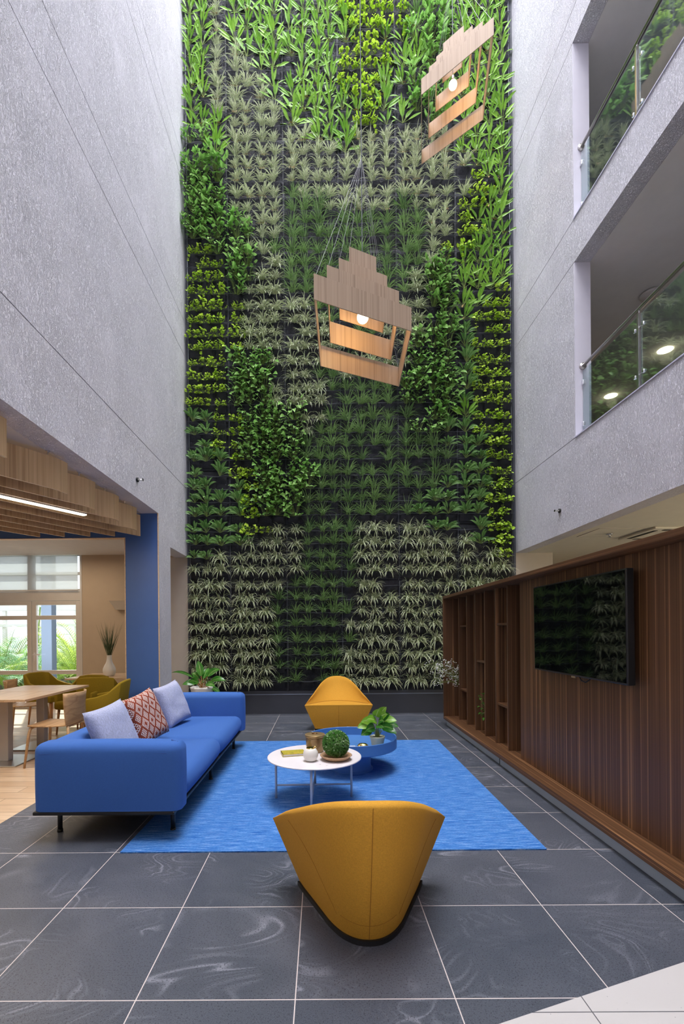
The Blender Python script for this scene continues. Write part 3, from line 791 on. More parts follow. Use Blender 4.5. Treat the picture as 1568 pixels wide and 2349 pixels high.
# ------------------------------------------------------------------ right soffit fittings
acc = thing('access_panel', 'flush square access panel in the cream soffit behind the partition', 'panel', (4.1, 6.72, 2.82))
MB().box(-.31, -.28, -.004, .31, .28, 0).build('panel_leaf', M['cream'], acc); e = MB()
for s_ in (-1, 1): e.box(s_*.31, -.285, -.006, s_*.316, .285, 0).box(-.316, s_*.28, -.006, .316, s_*.286, 0)
e.build('panel_edge', M['beige'], acc)
o = MB().lathe([(0, -.05), (.03, -.045), (.03, -.04), (.012, -.035), (.012, -.015), (.04, -.01), (.045, 0)], 16).build('ceiling_sprinkler', M['chrome'], loc=(4.13, 6.78, 2.812), smooth=True)
tag(o, 'small chrome sprinkler head on the soffit panel', 'sprinkler')
ac = thing('ceiling_air_conditioner', 'square ceiling air conditioner cassette beside the soffit panel', 'air conditioner', (4.93, 6.75, 2.82))
MB().rbox(-.45, -.40, -.03, .45, .40, .0, .01, 2, mid=1).build('cassette_face', M['cream'], ac)
e = MB()
for s_ in (-1, 1): e.box(s_*.36-.03, -.28, -.034, s_*.36+.03, .28, -.029).box(-.28, s_*.31-.03, -.034, .28, s_*.31+.03, -.029)
e.build('air_slot', M['black'], ac)
area('passage_fill', (7.8, 4.5, 1.5), 5, 2, 300, (1, .90, .74), (0, math.radians(-90), 0))  # unseen fill light added to brighten the cream soffit

# ------------------------------------------------------------------ timber partition
XP, XT = 1.87, 2.02
tp = thing('timber_partition', 'long dark walnut media partition with shelving niches and a screen wall', 'partition', (XP, 7.3, 0))
def P(x0, y0, z0, x1, y1, z1, nm, m, mb=None):
    a = (mb or MB()).box(x0-XP, y0-7.3, z0, x1-XP, y1-7.3, z1); return a.build(nm, M[m], tp, bevel=.002)
P(XP, -1.0, .091, 2.5, 7.3, .137, 'plinth_shelf', 'walnut_y')
P(XP, -1.0, 1.937, 2.5, 7.3, 1.976, 'top_board', 'walnut_y')
P(XP, 7.262, .137, 2.5, 7.3, 1.937, 'end_panel', 'walnut_z')
P(XT, -1.0, .137, 2.5, 4.82, 1.937, 'screen_panel', 'walnut_z')
P(2.42, 4.82, .137, 2.5, 7.262, 1.937, 'back_panel', 'walnut_z')
for k, y in enumerate((6.958, 6.583, 6.219, 5.856, 5.497, 5.137)): P(2.0-.0+.022, y, .137, 2.42, y+.038, 1.937, 'divider', 'walnut_z')
for y0, y1, z in ((6.621, 6.958, 1.50), (6.621, 6.958, .575), (5.894, 6.219, 1.035), (5.175, 5.497, 1.505), (5.175, 5.497, .585)):
    P(2.035, y0, z, 2.42, y1, z+.025, 'niche_shelf', 'walnut_y')
P(1.91, -1.0, 0, 2.45, 7.27, .09, 'kickboard', 'kick')
P(1.905, 5.10, 0, 1.911, 5.106, .09, 'kickboard_joint', 'black')
tv = thing('television', 'large black flat television mounted on the walnut screen wall, slightly tilted', 'television', (1.955, 3.645, 1.463))
tv.rotation_euler = (0, math.radians(-.5), math.radians(-.3))
MB().rbox(-.028, -.66, -.372, .022, .66, .372, .006, 2, mid=1).build('casing', M['tvframe'], tv); case = tv.children[0]
MB().box(-.0292, -.648, -.358, -.0278, .648, .360).build('screen', M['tv'], case)
MB().box(.022, -.2, -.2, .07, .2, .2).build('wall_bracket', M['black'], tv)
MB().box(-.0295, -.035, -.385, -.022, .02, -.371).build('maker_tag', M['steel'], case)
MB().tube([(-.005, -.05, -.37), (.0, -.07, -.40), (.01, -.11, -.41), (.02, -.15, -.385), (.03, -.16, -.36)], .005, 8).build('power_cable', M['black'], tv, smooth=True)

# ------------------------------------------------------------------ niche decorations
v = thing('floor_vase_of_flowers', 'tall white vase holding a cloud of tiny white flowers in the end niche', 'vase', (2.19, 7.11, .137))
MB().lathe([(.03, 0), (.06, .02), (.085, .12), (.095, .2), (.085, .3), (.05, .4), (.03, .44), (.035, .46), (.028, .46), (.02, .43)], 28).build('vase_body', M['whitemat'], v, smooth=True)
rf = random.Random(3); st = MB(); flw = MB()
for i in range(60):
    d = Vector((rf.gauss(-.30, .15), rf.gauss(-.02, .07), rf.uniform(.08, .44))); b = Vector((0, 0, .44))
    e = b+d; e.y = min(.135, max(e.y, -.11)) if e.x > -.2 else e.y
    e.z = min(e.z, .86); st.tube([b, b+d*.5+Vector((0, 0, .06)), e], .0016, 3, 0, False)
    for q in range(6):
        p = e+Vector((rf.uniform(-.035, .035), rf.uniform(-.03, .03), rf.uniform(-.035, .035)))
        flw.lathe([(0, -.006), (.008, -.001), (.006, .005), (0, .006)], 6, p); st.tube([e, p], .001, 3, 0, False)
st.build('flower_stems', M['stem'], v); flw.build('flower_heads', plain('flower_white', (.86, .84, .82), .7), v, smooth=True)['kind'] = 'stuff'
jar = MB().lathe([(0, 0), (.035, 0), (.04, .03), (.04, .07), (.015, .09), (.015, .11), (.03, .13), (.032, .16), (.012, .18), (0, .18)], 20).build('glass_figurine', M['whitemat'], loc=(2.13, 6.75, .60), smooth=True)
tag(jar, 'small white figurine on the low shelf of the second niche', 'figurine')
pv = thing('ivy_in_bottle', 'green ivy sprig in a slim pale bottle standing in the fourth niche', 'potted plant', (2.10, 5.985, .137))
MB().lathe([(.03, 0), (.035, .05), (.03, .18), (.014, .22), (.014, .30)], 18).build('bottle', M['celadon'], pv, smooth=True)
iv = MB()
for i in range(34):
    e = Vector((rf.uniform(-.10, .04), rf.uniform(-.02, .12), rf.uniform(.20, .52))); iv.tube([(0, 0, .28), e], .0018, 3, 1, False)
    iv.leaf(e, (rf.uniform(-1, 1), -.5, rf.uniform(-.5, .5)), (0, 0, 1), .055, .045, .6, .15, 'arrow', 4)
iv.build('ivy_leaves', [M['philo'], M['stem']], pv)
wv = MB().lathe([(.03, 0), (.05, .05), (.06, .14), (.04, .22), (.02, .27), (.025, .29)], 22).build('white_bottle_vase', M['whitemat'], loc=(2.215, 4.93, .137), smooth=True)
tag(wv, 'slim white vase just showing beside the screen wall edge', 'vase')

# ------------------------------------------------------------------ rug
rug = MB(); z0, z1 = .001, .009
q = [(-1.339, 3.105), (1.468, 3.112), (1.521, 6.249), (-1.285, 6.255)]; cx_, cy_ = .09, 4.68
rug.hexa([(x-cx_, y-cy_, z0) for x, y in q]+[(x-cx_, y-cy_, z1) for x, y in q])
tag(rug.build('area_rug', M['rug'], loc=(cx_, cy_, 0)), 'large bright blue flat-woven rug under the coffee tables', 'rug')

# ------------------------------------------------------------------ sofa
sx0, sx1, sy0, sy1 = -2.0, -.99, 3.24, 6.07
sf = thing('three_seat_sofa', 'long royal blue upholstered sofa with low rounded arms and thin black legs', 'sofa', (-1.5, 4.655, 0))
def SB(a, nm, r, puff=0, mat='sofa', mid=6, flat=True):
    x0, y0, z0, x1, y1, z1 = a
    return MB().rbox(x0+1.5, y0-4.655, z0, x1+1.5, y1-4.655, z1, r, 5, puff, mid, 0, flat).build(nm, M[mat], sf, smooth=True)
SB((sx0, sy0, .225, sx1+.01, sy0+.20, .69), 'arm', .06, .008)
SB((sx0, sy1-.20, .225, sx1+.01, sy1, .69), 'arm', .06, .008)
SB((sx0, sy0+.10, .225, sx0+.24, sy1-.10, .685), 'backrest', .085, .01)
SB((sx0+.20, sy0+.19, .225, sx1-.005, 4.655, .42), 'seat_cushion', .085, .012, flat=False)
SB((sx0+.20, 4.655, .225, sx1-.005, sy1-.19, .42), 'seat_cushion', .085, .012, flat=False)
MB().rbox(sx0+1.5, sy0-4.655, .198, sx1-.03+1.5, sy1-4.655, .224, .008, 2, mid=1).build('base_frame', M['black'], sf)
for y in (3.46, 4.64, 5.85):
    for x in (-1.93, -1.10): MB().tube([(x+1.5, y-4.655, 0), (x+1.5, y-4.655, .2)], .017, 14).tube([(x+1.5, y-4.655, 0), (x+1.5, y-4.655, .02)], .02, 14).build('leg', M['black'], sf, smooth=True)
se = MB()
for yy, dr in ((sy0+.012, -1), (sy1-.012, 1)):
    se.tube([(sx0+1.55, yy+dr*.0125-4.655, .622), (sx1+1.42, yy+dr*.0125-4.655, .622)], .0018, 6)
se.build('seam_piping', plain('dark_blue_thread', (.02, .06, .25), .8), sf)
# arm corner folds, with crease shade put into a darker blue
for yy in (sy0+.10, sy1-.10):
    MB().tube([(sx1+1.5-.075, yy-4.655-.01, .694), (sx1+1.5-.03, yy-4.655-.02, .682), (sx1+1.5-.006, yy-4.655-.045, .645)], [.004, .007, .003], 6).build('corner_fold', plain('fold_shade_blue', (.015, .045, .19), .9), sf, smooth=True)

def pillow(name, loc, rot, size, m, label, seed):
    mb = MB(); n = 18; rr = random.Random(seed); vs = []; fs = []; us = []
    for side in (1, -1):
        b = len(vs)
        for i in range(n+1):
            for j in range(n+1):
                u, v_ = 2*i/n-1, 2*j/n-1
                t = ((1-u**4)*(1-v_**4))**.55 if abs(u) < 1 and abs(v_) < 1 else 0
                pin = 1-.07*(1-abs(v_)**2)*abs(u)**3; pin2 = 1-.07*(1-abs(u)**2)*abs(v_)**3
                wr = noise.noise(Vector((u*2.2+seed, v_*2.2, side)))*.012*t
                vs.append((u*size/2*pin, v_*size/2*pin2, side*(.075*t)+wr))
        for i in range(n):
            for j in range(n):
                a = b+i*(n+1)+j; qf = (a, a+n+1, a+n+2, a+1); qu = [(i/n, j/n), ((i+1)/n, j/n), ((i+1)/n, (j+1)/n), (i/n, (j+1)/n)]
                fs.append(qf if side > 0 else qf[::-1]); us.append(qu if side > 0 else qu[::-1])
    mb.add(vs, fs, us); o = mb.build(name, m, loc=loc, smooth=True); o.rotation_euler = rot
    bm = bmesh.new(); bm.from_mesh(o.data); bmesh.ops.remove_doubles(bm, verts=bm.verts, dist=1e-5); bm.to_mesh(o.data); bm.free()
    return tag(o, label, 'cushion')
def prot(az, lean, spin):  # local z = face normal
    Rn = Matrix.Rotation(az, 4, 'Z') @ Matrix.Rotation(PI/2-lean, 4, 'Y') @ Matrix.Rotation(spin, 4, 'Z')
    return Rn.to_euler()
pillow('throw_pillow', (-1.66, 3.76, .655), prot(-.22, .36, .10), .48, M['lilac'], 'pale lilac-blue cushion nearest the front arm of the sofa', 1)
pillow('throw_pillow', (-1.66, 4.44, .66), prot(-.28, .36, .16), .48, M['ikat'], 'rust red cushion with white zigzag diamonds in the middle of the sofa', 2)
pillow('throw_pillow', (-1.67, 5.28, .66), prot(-.25, .36, .12), .48, M['lilac'], 'pale lilac-blue cushion furthest back on the sofa', 3)

# ------------------------------------------------------------------ mustard lounge chairs
def lounge(loc, rz, label):
    t = thing('lounge_chair', label, 'armchair', loc, rz, 'mustard lounge chairs')
    RIMP = [(.5, 0, .37), (.445, .11, .425), (.385, .25, .487), (.32, .42, .560), (.256, .575, .628), (.17, .70, .683), (.09, .762, .708), (0, .782, .715)]
    BASP = [(.345, .035, .022), (.31, .12, .022), (.262, .225, .022), (.215, .33, .022), (.17, .425, .022), (.118, .50, .022), (.06, .545, .022), (0, .558, .022)]
    INNP = [(.485, .012, .372), (.43, .10, .374), (.37, .18, .375), (.30, .26, .376), (.225, .335, .376), (.15, .39, .376), (.075, .425, .376), (0, .435, .376)]
    def cr(tab, t_):          # t_ in 0..2, mirrored about the middle
        sg = 1 if t_ <= 1 else -1; u = (t_ if t_ <= 1 else 2-t_)*7; i = min(int(u), 6); f_ = u-i
        g = lambda k: Vector(tab[k]) if 0 <= k <= 7 else (Vector(tab[0])*2-Vector(tab[1]) if k < 0 else Vector((-tab[6][0], tab[6][1], tab[6][2])))
        p0, p1, p2, p3 = g(i-1), g(i), g(i+1), g(i+2)
        p = .5*((2*p1)+(p2-p0)*f_+(2*p0-5*p1+4*p2-p3)*f_**2+(3*p1-p0-3*p2+p3)*f_**3)
        return Vector((sg*p.x, -p.y, p.z))
    n = 56
    mb = MB(); vs = []; fs = []; K = 10
    def skin(t_, q, o=0):
        a = cr(BASP, t_); b = cr(RIMP, t_); p = a.lerp(b, q); w_ = math.sin(PI*t_/2)
        p.y -= (.012*math.sin(PI*q)+o)*w_; p.x += o*(1-t_)*.8; return p
    for i in range(n+1):
        t_ = 2*i/n; w_ = math.sin(PI*t_/2); sec = [skin(t_, k/K) for k in range(K+1)]; b = sec[-1]
        inn = cr(INNP, t_); dirn = (Vector((inn.x, inn.y, 0))-Vector((b.x, b.y, 0)))
        wd_ = min(.07, dirn.length*.9)*max(.05, w_)**.5; dn = dirn.normalized() if dirn.length > 1e-6 else Vector((0, 0, 0))
        for q, hz in ((.2, .012), (.5, .017), (.8, .012), (1.0, .0)): sec.append(b+dn*wd_*q+Vector((0, 0, hz*min(1, w_*3))))
        top = sec[-1]
        for k in range(1, 8):
            q = k/7; p = top.lerp(inn, q); p -= dn*.030*math.sin(PI*q)*w_; sec.append(p)
        vs += sec
    M_ = len(vs)//(n+1)
    for i in range(n):
        for k in range(M_-1):
            a = i*M_+k; fs.append((a, a+1, a+M_+1, a+M_))
    mb.add(vs, fs); sh = mb.build('shell', M['mustard'], t, smooth=True)
    fv = []
    for k in range(9):
        q = k/8; hw = .345+(.5-.345)*q; y = -.035+.035*q
        for j in range(13):
            u = j/12*2-1; fv.append((hw*u, y+.012*(1-u*u)*math.sin(PI*q), .022+(.37-.022)*q))
    ff = [(k*13+j, k*13+j+1, (k+1)*13+j+1, (k+1)*13+j) for k in range(8) for j in range(12)]
    MB().add(fv, ff).build('front_panel', M['mustard'], t, smooth=True)
    sv = []; sf_ = []; A, B = 12, 29
    for j in range(B):
        t_ = 2*j/(B-1); e_ = cr(INNP, t_); u = 1-t_; f0 = Vector((.5*u, 0, .369))
        for i in range(A):
            q = i/(A-1); p = f0.lerp(e_, q); p.x = f0.x+(e_.x-f0.x)*q; p.z += .010*math.sin(PI*min(1, .12+q*.88))*(1-u*u)**.5; p.y += .010*math.sin(PI*min(1, q*4))*(1-u*u) if q < .25 else 0; sv.append(tuple(p))
    for j in range(B-1):
        for i in range(A-1): a = j*A+i; sf_.append((a, a+A, a+A+1, a+1))
    MB().add(sv, sf_).build('seat', M['mustard'], t, smooth=True)
    # black floor ring
    bp = MB(); ring = [(p.x*1.035, p.y*1.02-.002) for p in (cr(BASP, 2*i/n) for i in range(n+1))]
    vs = [(x, y, 0) for x, y in ring]+[(x, y, .024) for x, y in ring]; m_ = len(ring)
    bp.add(vs, [(i, i+1, m_+i+1, m_+i) for i in range(m_-1)]+[(m_-1, 0, m_, 2*m_-1), tuple(range(m_))[::-1], tuple(range(m_, 2*m_))])
    bp.build('base_ring', M['black'], t)
    thr = plain('ochre_thread', (.36, .15, .012), .9)
    def seam(pts, r_): MB().tube(pts, r_, 5).build('seam', thr, sh)
    seam([cr(INNP, .12+1.76*k/40)+Vector((0, .004, .003)) for k in range(41)], .0035)
    seam([skin(1, k/20, .0008) for k in range(21)], .0016)
    for s_ in (-1, 1): seam([skin(1+s_*(.34+.42*(k/12)), .14+.8*k/12, .0006) for k in range(13)], .0012)
    seam([skin(.7+.6*k/12, .15-.03*math.cos((k/12-.5)*PI), .0006) for k in range(13)], .0011)
    seam([(0, .004-.035+.035*q+.0125*math.sin(PI*q), .022+.348*q) for q in [k/8 for k in range(9)]], .0012)
    return t
lounge((.208, 2.74, 0), .0, 'mustard yellow lounge chair in the foreground seen from behind')
lounge((.243, 6.92, 0), PI, 'mustard yellow lounge chair facing us beyond the coffee tables')

# ------------------------------------------------------------------ coffee tables
RZ = .0095
wt = thing('white_coffee_table', 'round white metal coffee table on slim legs, front of the pair', 'coffee table', (-.07, 4.06, RZ))
MB().lathe([(0, .362), (.392, .362), (.402, .366), (.402, .372), (.398, .376), (0, .376)], 72).build('tabletop', M['white'], wt, autosm=True)
for x, y in ((-.335, .04), (.32, .06), (-.02, -.34), (.0, .36)): MB().tube([(x, y, 0), (x, y, .362)], .010, 12).build('leg', plain('pale_blue_grey_metal', (.50, .54, .62), .4) if 'lg' not in M else M['lg'], wt, smooth=True)
MB().tube([(-.335, .04, .11), (.32, .06, .11)], .008, 8).tube([(-.02, -.34, .11), (0, .36, .11)], .008, 8).tube([(-.335, .04, .352), (.32, .06, .352)], .009, 8).tube([(-.02, -.34, .352), (0, .36, .352)], .009, 8).build('cross_bar', plain('pale_grey_metal', (.50, .54, .62), .4), wt, smooth=True)
chip = MB()
for (x, y, a, b) in ((.045, -.275, .012, .003), (.10, -.315, .003, .009), (.108, -.305, .006, .003)): chip.box(x, y, .3761, x+a, y+b, .3766)
chip.build('paint_chip', M['black'], wt)
bt = thing('blue_tray_table', 'round blue metal tray table on a drum pedestal behind the white one', 'coffee table', (.305, 4.985, RZ))
MB().lathe([(.0, .228), (.462, .228), (.472, .236), (.472, .338), (.468, .342), (.462, .338), (.460, .250), (.0, .250)], 80).build('tray', M['tblue'], bt, autosm=True)
MB().lathe([(.225, 0), (.225, .01), (.208, .02), (.203, .05), (.203, .228)], 56).build('pedestal', M['tblue'], bt, autosm=True)
WT = RZ+.3765; BTz = RZ+.2505
# book
bk = thing('garden_book', 'thin book with a yellow-green painted landscape cover on the white table', 'book', (-.255, 4.10, WT), .22)
def coverm():
    t = NT('painted_cover'); p = t.obj(); a = t.noise(p, 40, 5, .7, 1); g = t.sep(p)
    c = t.ramp(a.outputs[0], [(.3, (.10, .13, .03)), (.45, (.42, .35, .04)), (.58, (.62, .50, .07)), (.68, (.55, .14, .05)), (.78, (.7, .7, .6))])
    c2 = t.mix(t.math('GREATER_THAN', g[1], .0), c, (.46, .40, .05)); t.bsdf(t.mix(.35, c2, c), .35); return t.m
MB().box(-.095, -.065, .003, .095, .065, .019).build('pages', M['paper'], bk)
MB().box(-.1, -.07, .019, .1, .07, .0225).box(-.1, -.07, 0, .1, .07, .003).box(-.1, -.07, 0, -.096, .07, .0225).build('cover', coverm(), bk)
# white apple-shaped candle pot
ap = thing('white_apple_pot', 'round white ceramic pot with a gold rimmed opening on the white table', 'ornament', (-.098, 3.89, WT))
MB().lathe([(.0, 0), (.03, 0), (.05, .012), (.062, .045), (.06, .075), (.045, .10), (.032, .106), (.028, .100), (.02, .095), (0, .093)], 36).build('pot_body', M['whitemat'], ap, smooth=True)
MB().lathe([(.024, .1), (.036, .104), (.034, .110), (.024, .106)], 28).tube([(.02, .0, .10), (.035, .01, .118), (.05, .005, .11)], .005, 6).build('gold_rim', M['gold'], ap, smooth=True)
# bronze lidded box
bx = thing('bronze_lidded_jar', 'hammered bronze jar with a flat lid and ring behind the white pot', 'jar', (-.065, 4.20, WT))
mb = MB(); vs = []; fs = []; n = 48; rows = 14
for i in range(rows+1):
    z = .135*i/rows; r0 = .083-.010*(1-i/rows)
    for k in range(n): 
        r_ = r0+.0035*math.sin(k*PI*2*12/n+(i//2)*PI)*math.sin(PI*i/2); r_ = r0+.004*(abs(math.sin(PI*(k/4+i/4)))*abs(math.sin(PI*(k/4-i/4))))
        vs.append((r_*math.cos(2*PI*k/n), r_*math.sin(2*PI*k/n), z))
for i in range(rows):
    for k in range(n): fs.append((i*n+k, i*n+(k+1) % n, (i+1)*n+(k+1) % n, (i+1)*n+k))
fs.append(tuple(range(n))[::-1]); fs.append(tuple(rows*n+k for k in range(n))); mb.add(vs, fs)
mb.build('jar_body', M['brass'], bx, smooth=True)
MB().lathe([(0, .135), (.089, .135), (.090, .138), (.090, .152), (.086, .155), (0, .155)], 40).build('lid', plain('satin_bronze', (.42, .29, .14), .35, .6), bx, autosm=True)
MB().tube([(.02*math.cos(a), .012*math.sin(a), .160) for a in [2*PI*k/16 for k in range(17)]], .0025, 6).lathe([(0, .155), (.01, .155), (.01, .165), (0, .17)], 12, (-.018, 0, 0)).build('lid_ring', plain('dark_bronze', (.2, .11, .05), .3, .9), [c for c in bx.children if c.name.startswith('lid')][0], smooth=True)
# wicker dish and topiary
ws = MB().lathe([(0, 0), (.075, 0), (.10, .010), (.13, .035), (.133, .040), (.127, .042), (.095, .018), (.0, .010)], 60)
ws.v = [(x*(1+.02*math.sin(24*math.atan2(y, x))), y*(1+.02*math.sin(24*math.atan2(y, x))), z) for x, y, z in ws.v]
tag(ws.build('wicker_dish', M['wicker'], loc=(.112, 3.93, WT), smooth=True), 'shallow woven tan dish under the green topiary ball', 'dish')
tb = thing('topiary_ball', 'round clipped boxwood topiary ball sitting in the wicker dish', 'topiary', (.112, 3.93, WT+.132))
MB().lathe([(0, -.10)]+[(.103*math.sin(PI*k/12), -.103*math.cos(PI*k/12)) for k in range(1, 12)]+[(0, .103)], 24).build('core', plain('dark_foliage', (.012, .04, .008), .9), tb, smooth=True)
lm = MB(); rr = random.Random(5)
for i in range(3600):
    zz = 1-2*(i+.5)/3600; az = i*2.39996; sr = math.sqrt(1-zz*zz); nrm = Vector((sr*math.cos(az), sr*math.sin(az), zz))
    if zz < -.85: continue
    tdir = nrm.orthogonal(); tdir = Matrix.Rotation(rr.uniform(0, 6.28), 3, nrm) @ tdir
    lm.leaf(nrm*.100, nrm*.8+tdir*.8, nrm, rr.uniform(.018, .028), .010, .0, .12, 'lance', 2, 1 if rr.random() < .07 else 0)
lm.build('leaves', [M['box'], M['boxw']], tb)
# on the tray
tag(MB().box(-.08, -.06, 0, .08, .06, .012).build('white_booklet', M['paper'], loc=(.265, 4.80, BTz), rz=.15), 'white booklet lying in the blue tray beside the gold pebble', 'booklet')
gp = MB().lathe([(0, 0), (.05, .0), (.06, .02), (.055, .05), (.035, .068), (0, .072)], 24, sy=.75).build('gold_pebble', M['gold'], loc=(.405, 4.73, BTz), rz=-.2, smooth=True)
tag(gp, 'polished gold pebble ornament in the blue tray', 'ornament')
pt = thing('potted_pothos', 'leafy green plant in a pale celadon pot standing in the blue tray', 'potted plant', (.565, 4.86, BTz))
MB().lathe([(0, 0), (.052, 0), (.058, .01), (.072, .075), (.078, .10), (.080, .108), (.074, .114), (.070, .108), (.066, .098), (0, .098)], 40).build('pot', M['celadon'], pt, smooth=True)
MB().lathe([(0, .098), (.066, .0985), (.0, .104)], 20).build('soil', M['soil'], pt)
lf = MB(); rr = random.Random(21)
specs = [(-.19, -.02, .20), (-.12, .02, .25), (-.07, -.05, .29), (-.02, .03, .33), (.05, -.02, .32), (.10, .02, .30), (.16, 0, .27), (.20, .03, .20), (.17, -.04, .14), (.10, -.08, .19), (.0, -.09, .22), (-.08, -.08, .18), (-.10, .06, .14), (.05, .08, .22), (-.03, .0, .26), (.13, .07, .17), (.03, -.06, .27), (-.14, -.03, .12), (.07, .04, .35)]
for i, (x, y, z) in enumerate(specs):
    z = .10+z*.82; x *= .8; e = Vector((x*.62, y*.7, .10+(z-.10)*.78)); lf.tube([(x*.1, y*.1, .10), (x*.3, y*.3, .10+(z-.1)*.55), e], .0028, 5, 1, False)
    d = Vector((x*2.2+rr.uniform(-.1, .1), y-.10, (z-.30)*.9+.05)); lf.leaf(e, d, (0, -1, .55), .125, .095, .55, .12, 'heart', 6, 2 if (i in (0, 1, 2, 3, 4, 6, 14, 18)) else 0, rr.uniform(-.4, .4))
lf.build('foliage', [M['philo'], M['stem'], leafm('young_leaf', (.16, .40, .03), (.36, .58, .08), mid=((.5, .66, .25), .08), rough=.25)], pt, smooth=True)

# potted philodendron behind the sofa
ph = thing('potted_philodendron', 'broad-leaved philodendron in a cream pot behind the far sofa arm', 'potted plant', (-1.96, 7.72, 0))
MB().lathe([(0, 0), (.13, 0), (.14, .02), (.175, .50), (.185, .54), (.190, .565), (.176, .57), (.17, .54), (0, .535)], 40).build('pot', M['whitemat'], ph, smooth=True)
MB().lathe([(0, .535), (.17, .536), (0, .545)], 20).build('soil', M['soil'], ph)
lf = MB()
for i, (tx, ty, tz, L, w_) in enumerate([(.20, -.05, .30, .27, .13), (.30, -.02, .17, .26, .12), (.05, -.15, .13, .25, .12), (-.08, -.14, .13, .24, .12), (-.20, -.05, .10, .22, .11), (-.04, .05, .30, .28, .13), (-.28, 0, .26, .40, .05), (.16, -.12, .08, .25, .10), (.28, -.05, -.02, .24, .10), (.03, .08, .22, .24, .11), (-.13, .1, .22, .22, .1)]):
    b = Vector((tx*.1, ty*.1, .54)); e = Vector((tx*.5, ty*.6, .56+tz*.6)); lf.tube([b, (b+e)/2+Vector((0, 0, .03)), e], .007, 5, 1, False)
    lf.leaf(e, (tx, ty, tz*.7), (0, -1, .7), L, w_, .9 if i != 8 else 1.8, .1, 'lance', 7, 0, random.uniform(-.3, .3))
lf.build('foliage', [M['philo'], plain('red_stem', (.34, .16, .05), .5)], ph, smooth=True)

# ------------------------------------------------------------------ pendant lamps
def pendant(loc, rz, label, ztop):
    t = thing('pendant_lamp', label, 'pendant lamp', loc, rz, 'stepped oak pendant lamps')
    side, hh, th = 1.02, .222, .016; half = math.radians(30.7)
    for q, z in ((1, 0), (.76, .207), (.523, .405), (.30, .64)):
        d1, d2 = side*q*math.cos(half), side*q*math.sin(half)
        cor = [(d1, 0), (0, d2), (-d1, 0), (0, -d2)]; f = MB()
        k = th/math.sin(2*half)
        inn = [(x*(1-k/(side*q)*1.0), y*(1-k/(side*q)*1.0)) for x, y in cor]
        for i in range(4):
            a, b, c, d = cor[i], cor[(i+1) % 4], inn[(i+1) % 4], inn[i]
            f.hexa([(*a, z), (*b, z), (*c, z), (*d, z), (*a, z+hh), (*b, z+hh), (*c, z+hh), (*d, z+hh)])
        fo = f.build('oak_frame', M['pend'], t)
        wr = MB()
        for s_ in (1, -1): wr.tube([(s_*d1*.97, 0, z+hh-.01), (0, 0, 1.93)], .0013, 4)
        wr.build('suspension_wire', M['wire'], fo)
    MB().tube([(0, 0, .37), (0, 0, ztop-loc[2])], .0045, 6).build('power_cord', plain('grey_cord', (.16, .17, .20), .5), t)
    MB().tube([(0, 0, .37), (0, 0, .45)], .02, 12).build('bulb_socket', M['steel'], t, smooth=True); sock = [c for c in t.children if c.name.startswith('bulb_socket')][0]
    MB().lathe([(0, -.058)]+[(.058*math.sin(PI*k/10), -.058*math.cos(PI*k/10)) for k in range(1, 10)]+[(0, .058)], 24, (0, 0, .325)).build('bulb', M['bulb'], sock, smooth=True)
    for zz in (.32,):
        pl = point('bulb_light', (loc[0], loc[1], loc[2]+zz), 60, (1, .60, .22), .06)
def sc(z5, k): return None
kA = .80; A0 = (.556*kA, 5.968*kA, H+3.5515*kA)
kB = 1.15; B0 = (1.707*kB, 5.942*kB, H+6.5515*kB)
pendant(A0, math.radians(56.5), 'stepped diamond-shaped oak pendant lamp hanging lower, centre of the atrium', 19.7)
pendant(B0, math.radians(108.8), 'stepped diamond-shaped oak pendant lamp hanging higher, near the right wall', 19.7)

# ------------------------------------------------------------------ ceiling baffles
ua = math.radians(59.5); U = Vector((math.cos(ua), math.sin(ua)))
ends = [(-2.488, 3.738, 1), (-2.532, 4.719, 1), (-2.544, 5.326, 1), (-2.513, 5.872, 1), (-2.509, 6.429, 1), (-2.601, 6.806, 0), (-2.964, 6.80, 0), (-3.32, 6.80, 0), (-3.69, 6.80, 0), (-4.045, 6.80, 0)]
def baffle_pts(ex, ey, curved, L=3.6):
    pts = []
    if curved:
        e = Vector((ex, ey)); n_ = 8; p = e.copy(); ang = PI/2+.02
        tail = [p.copy()]
        for k in range(n_):
            a = (PI/2-.0)+(ua-PI/2)*((k+1)/n_); p = p-Vector((math.cos(a), math.sin(a)))*.028; tail.append(p.copy())
        pts = tail; pts.append(p-U*L)
    else: pts = [Vector((ex, ey)), Vector((ex, ey))-U*L]
    return pts
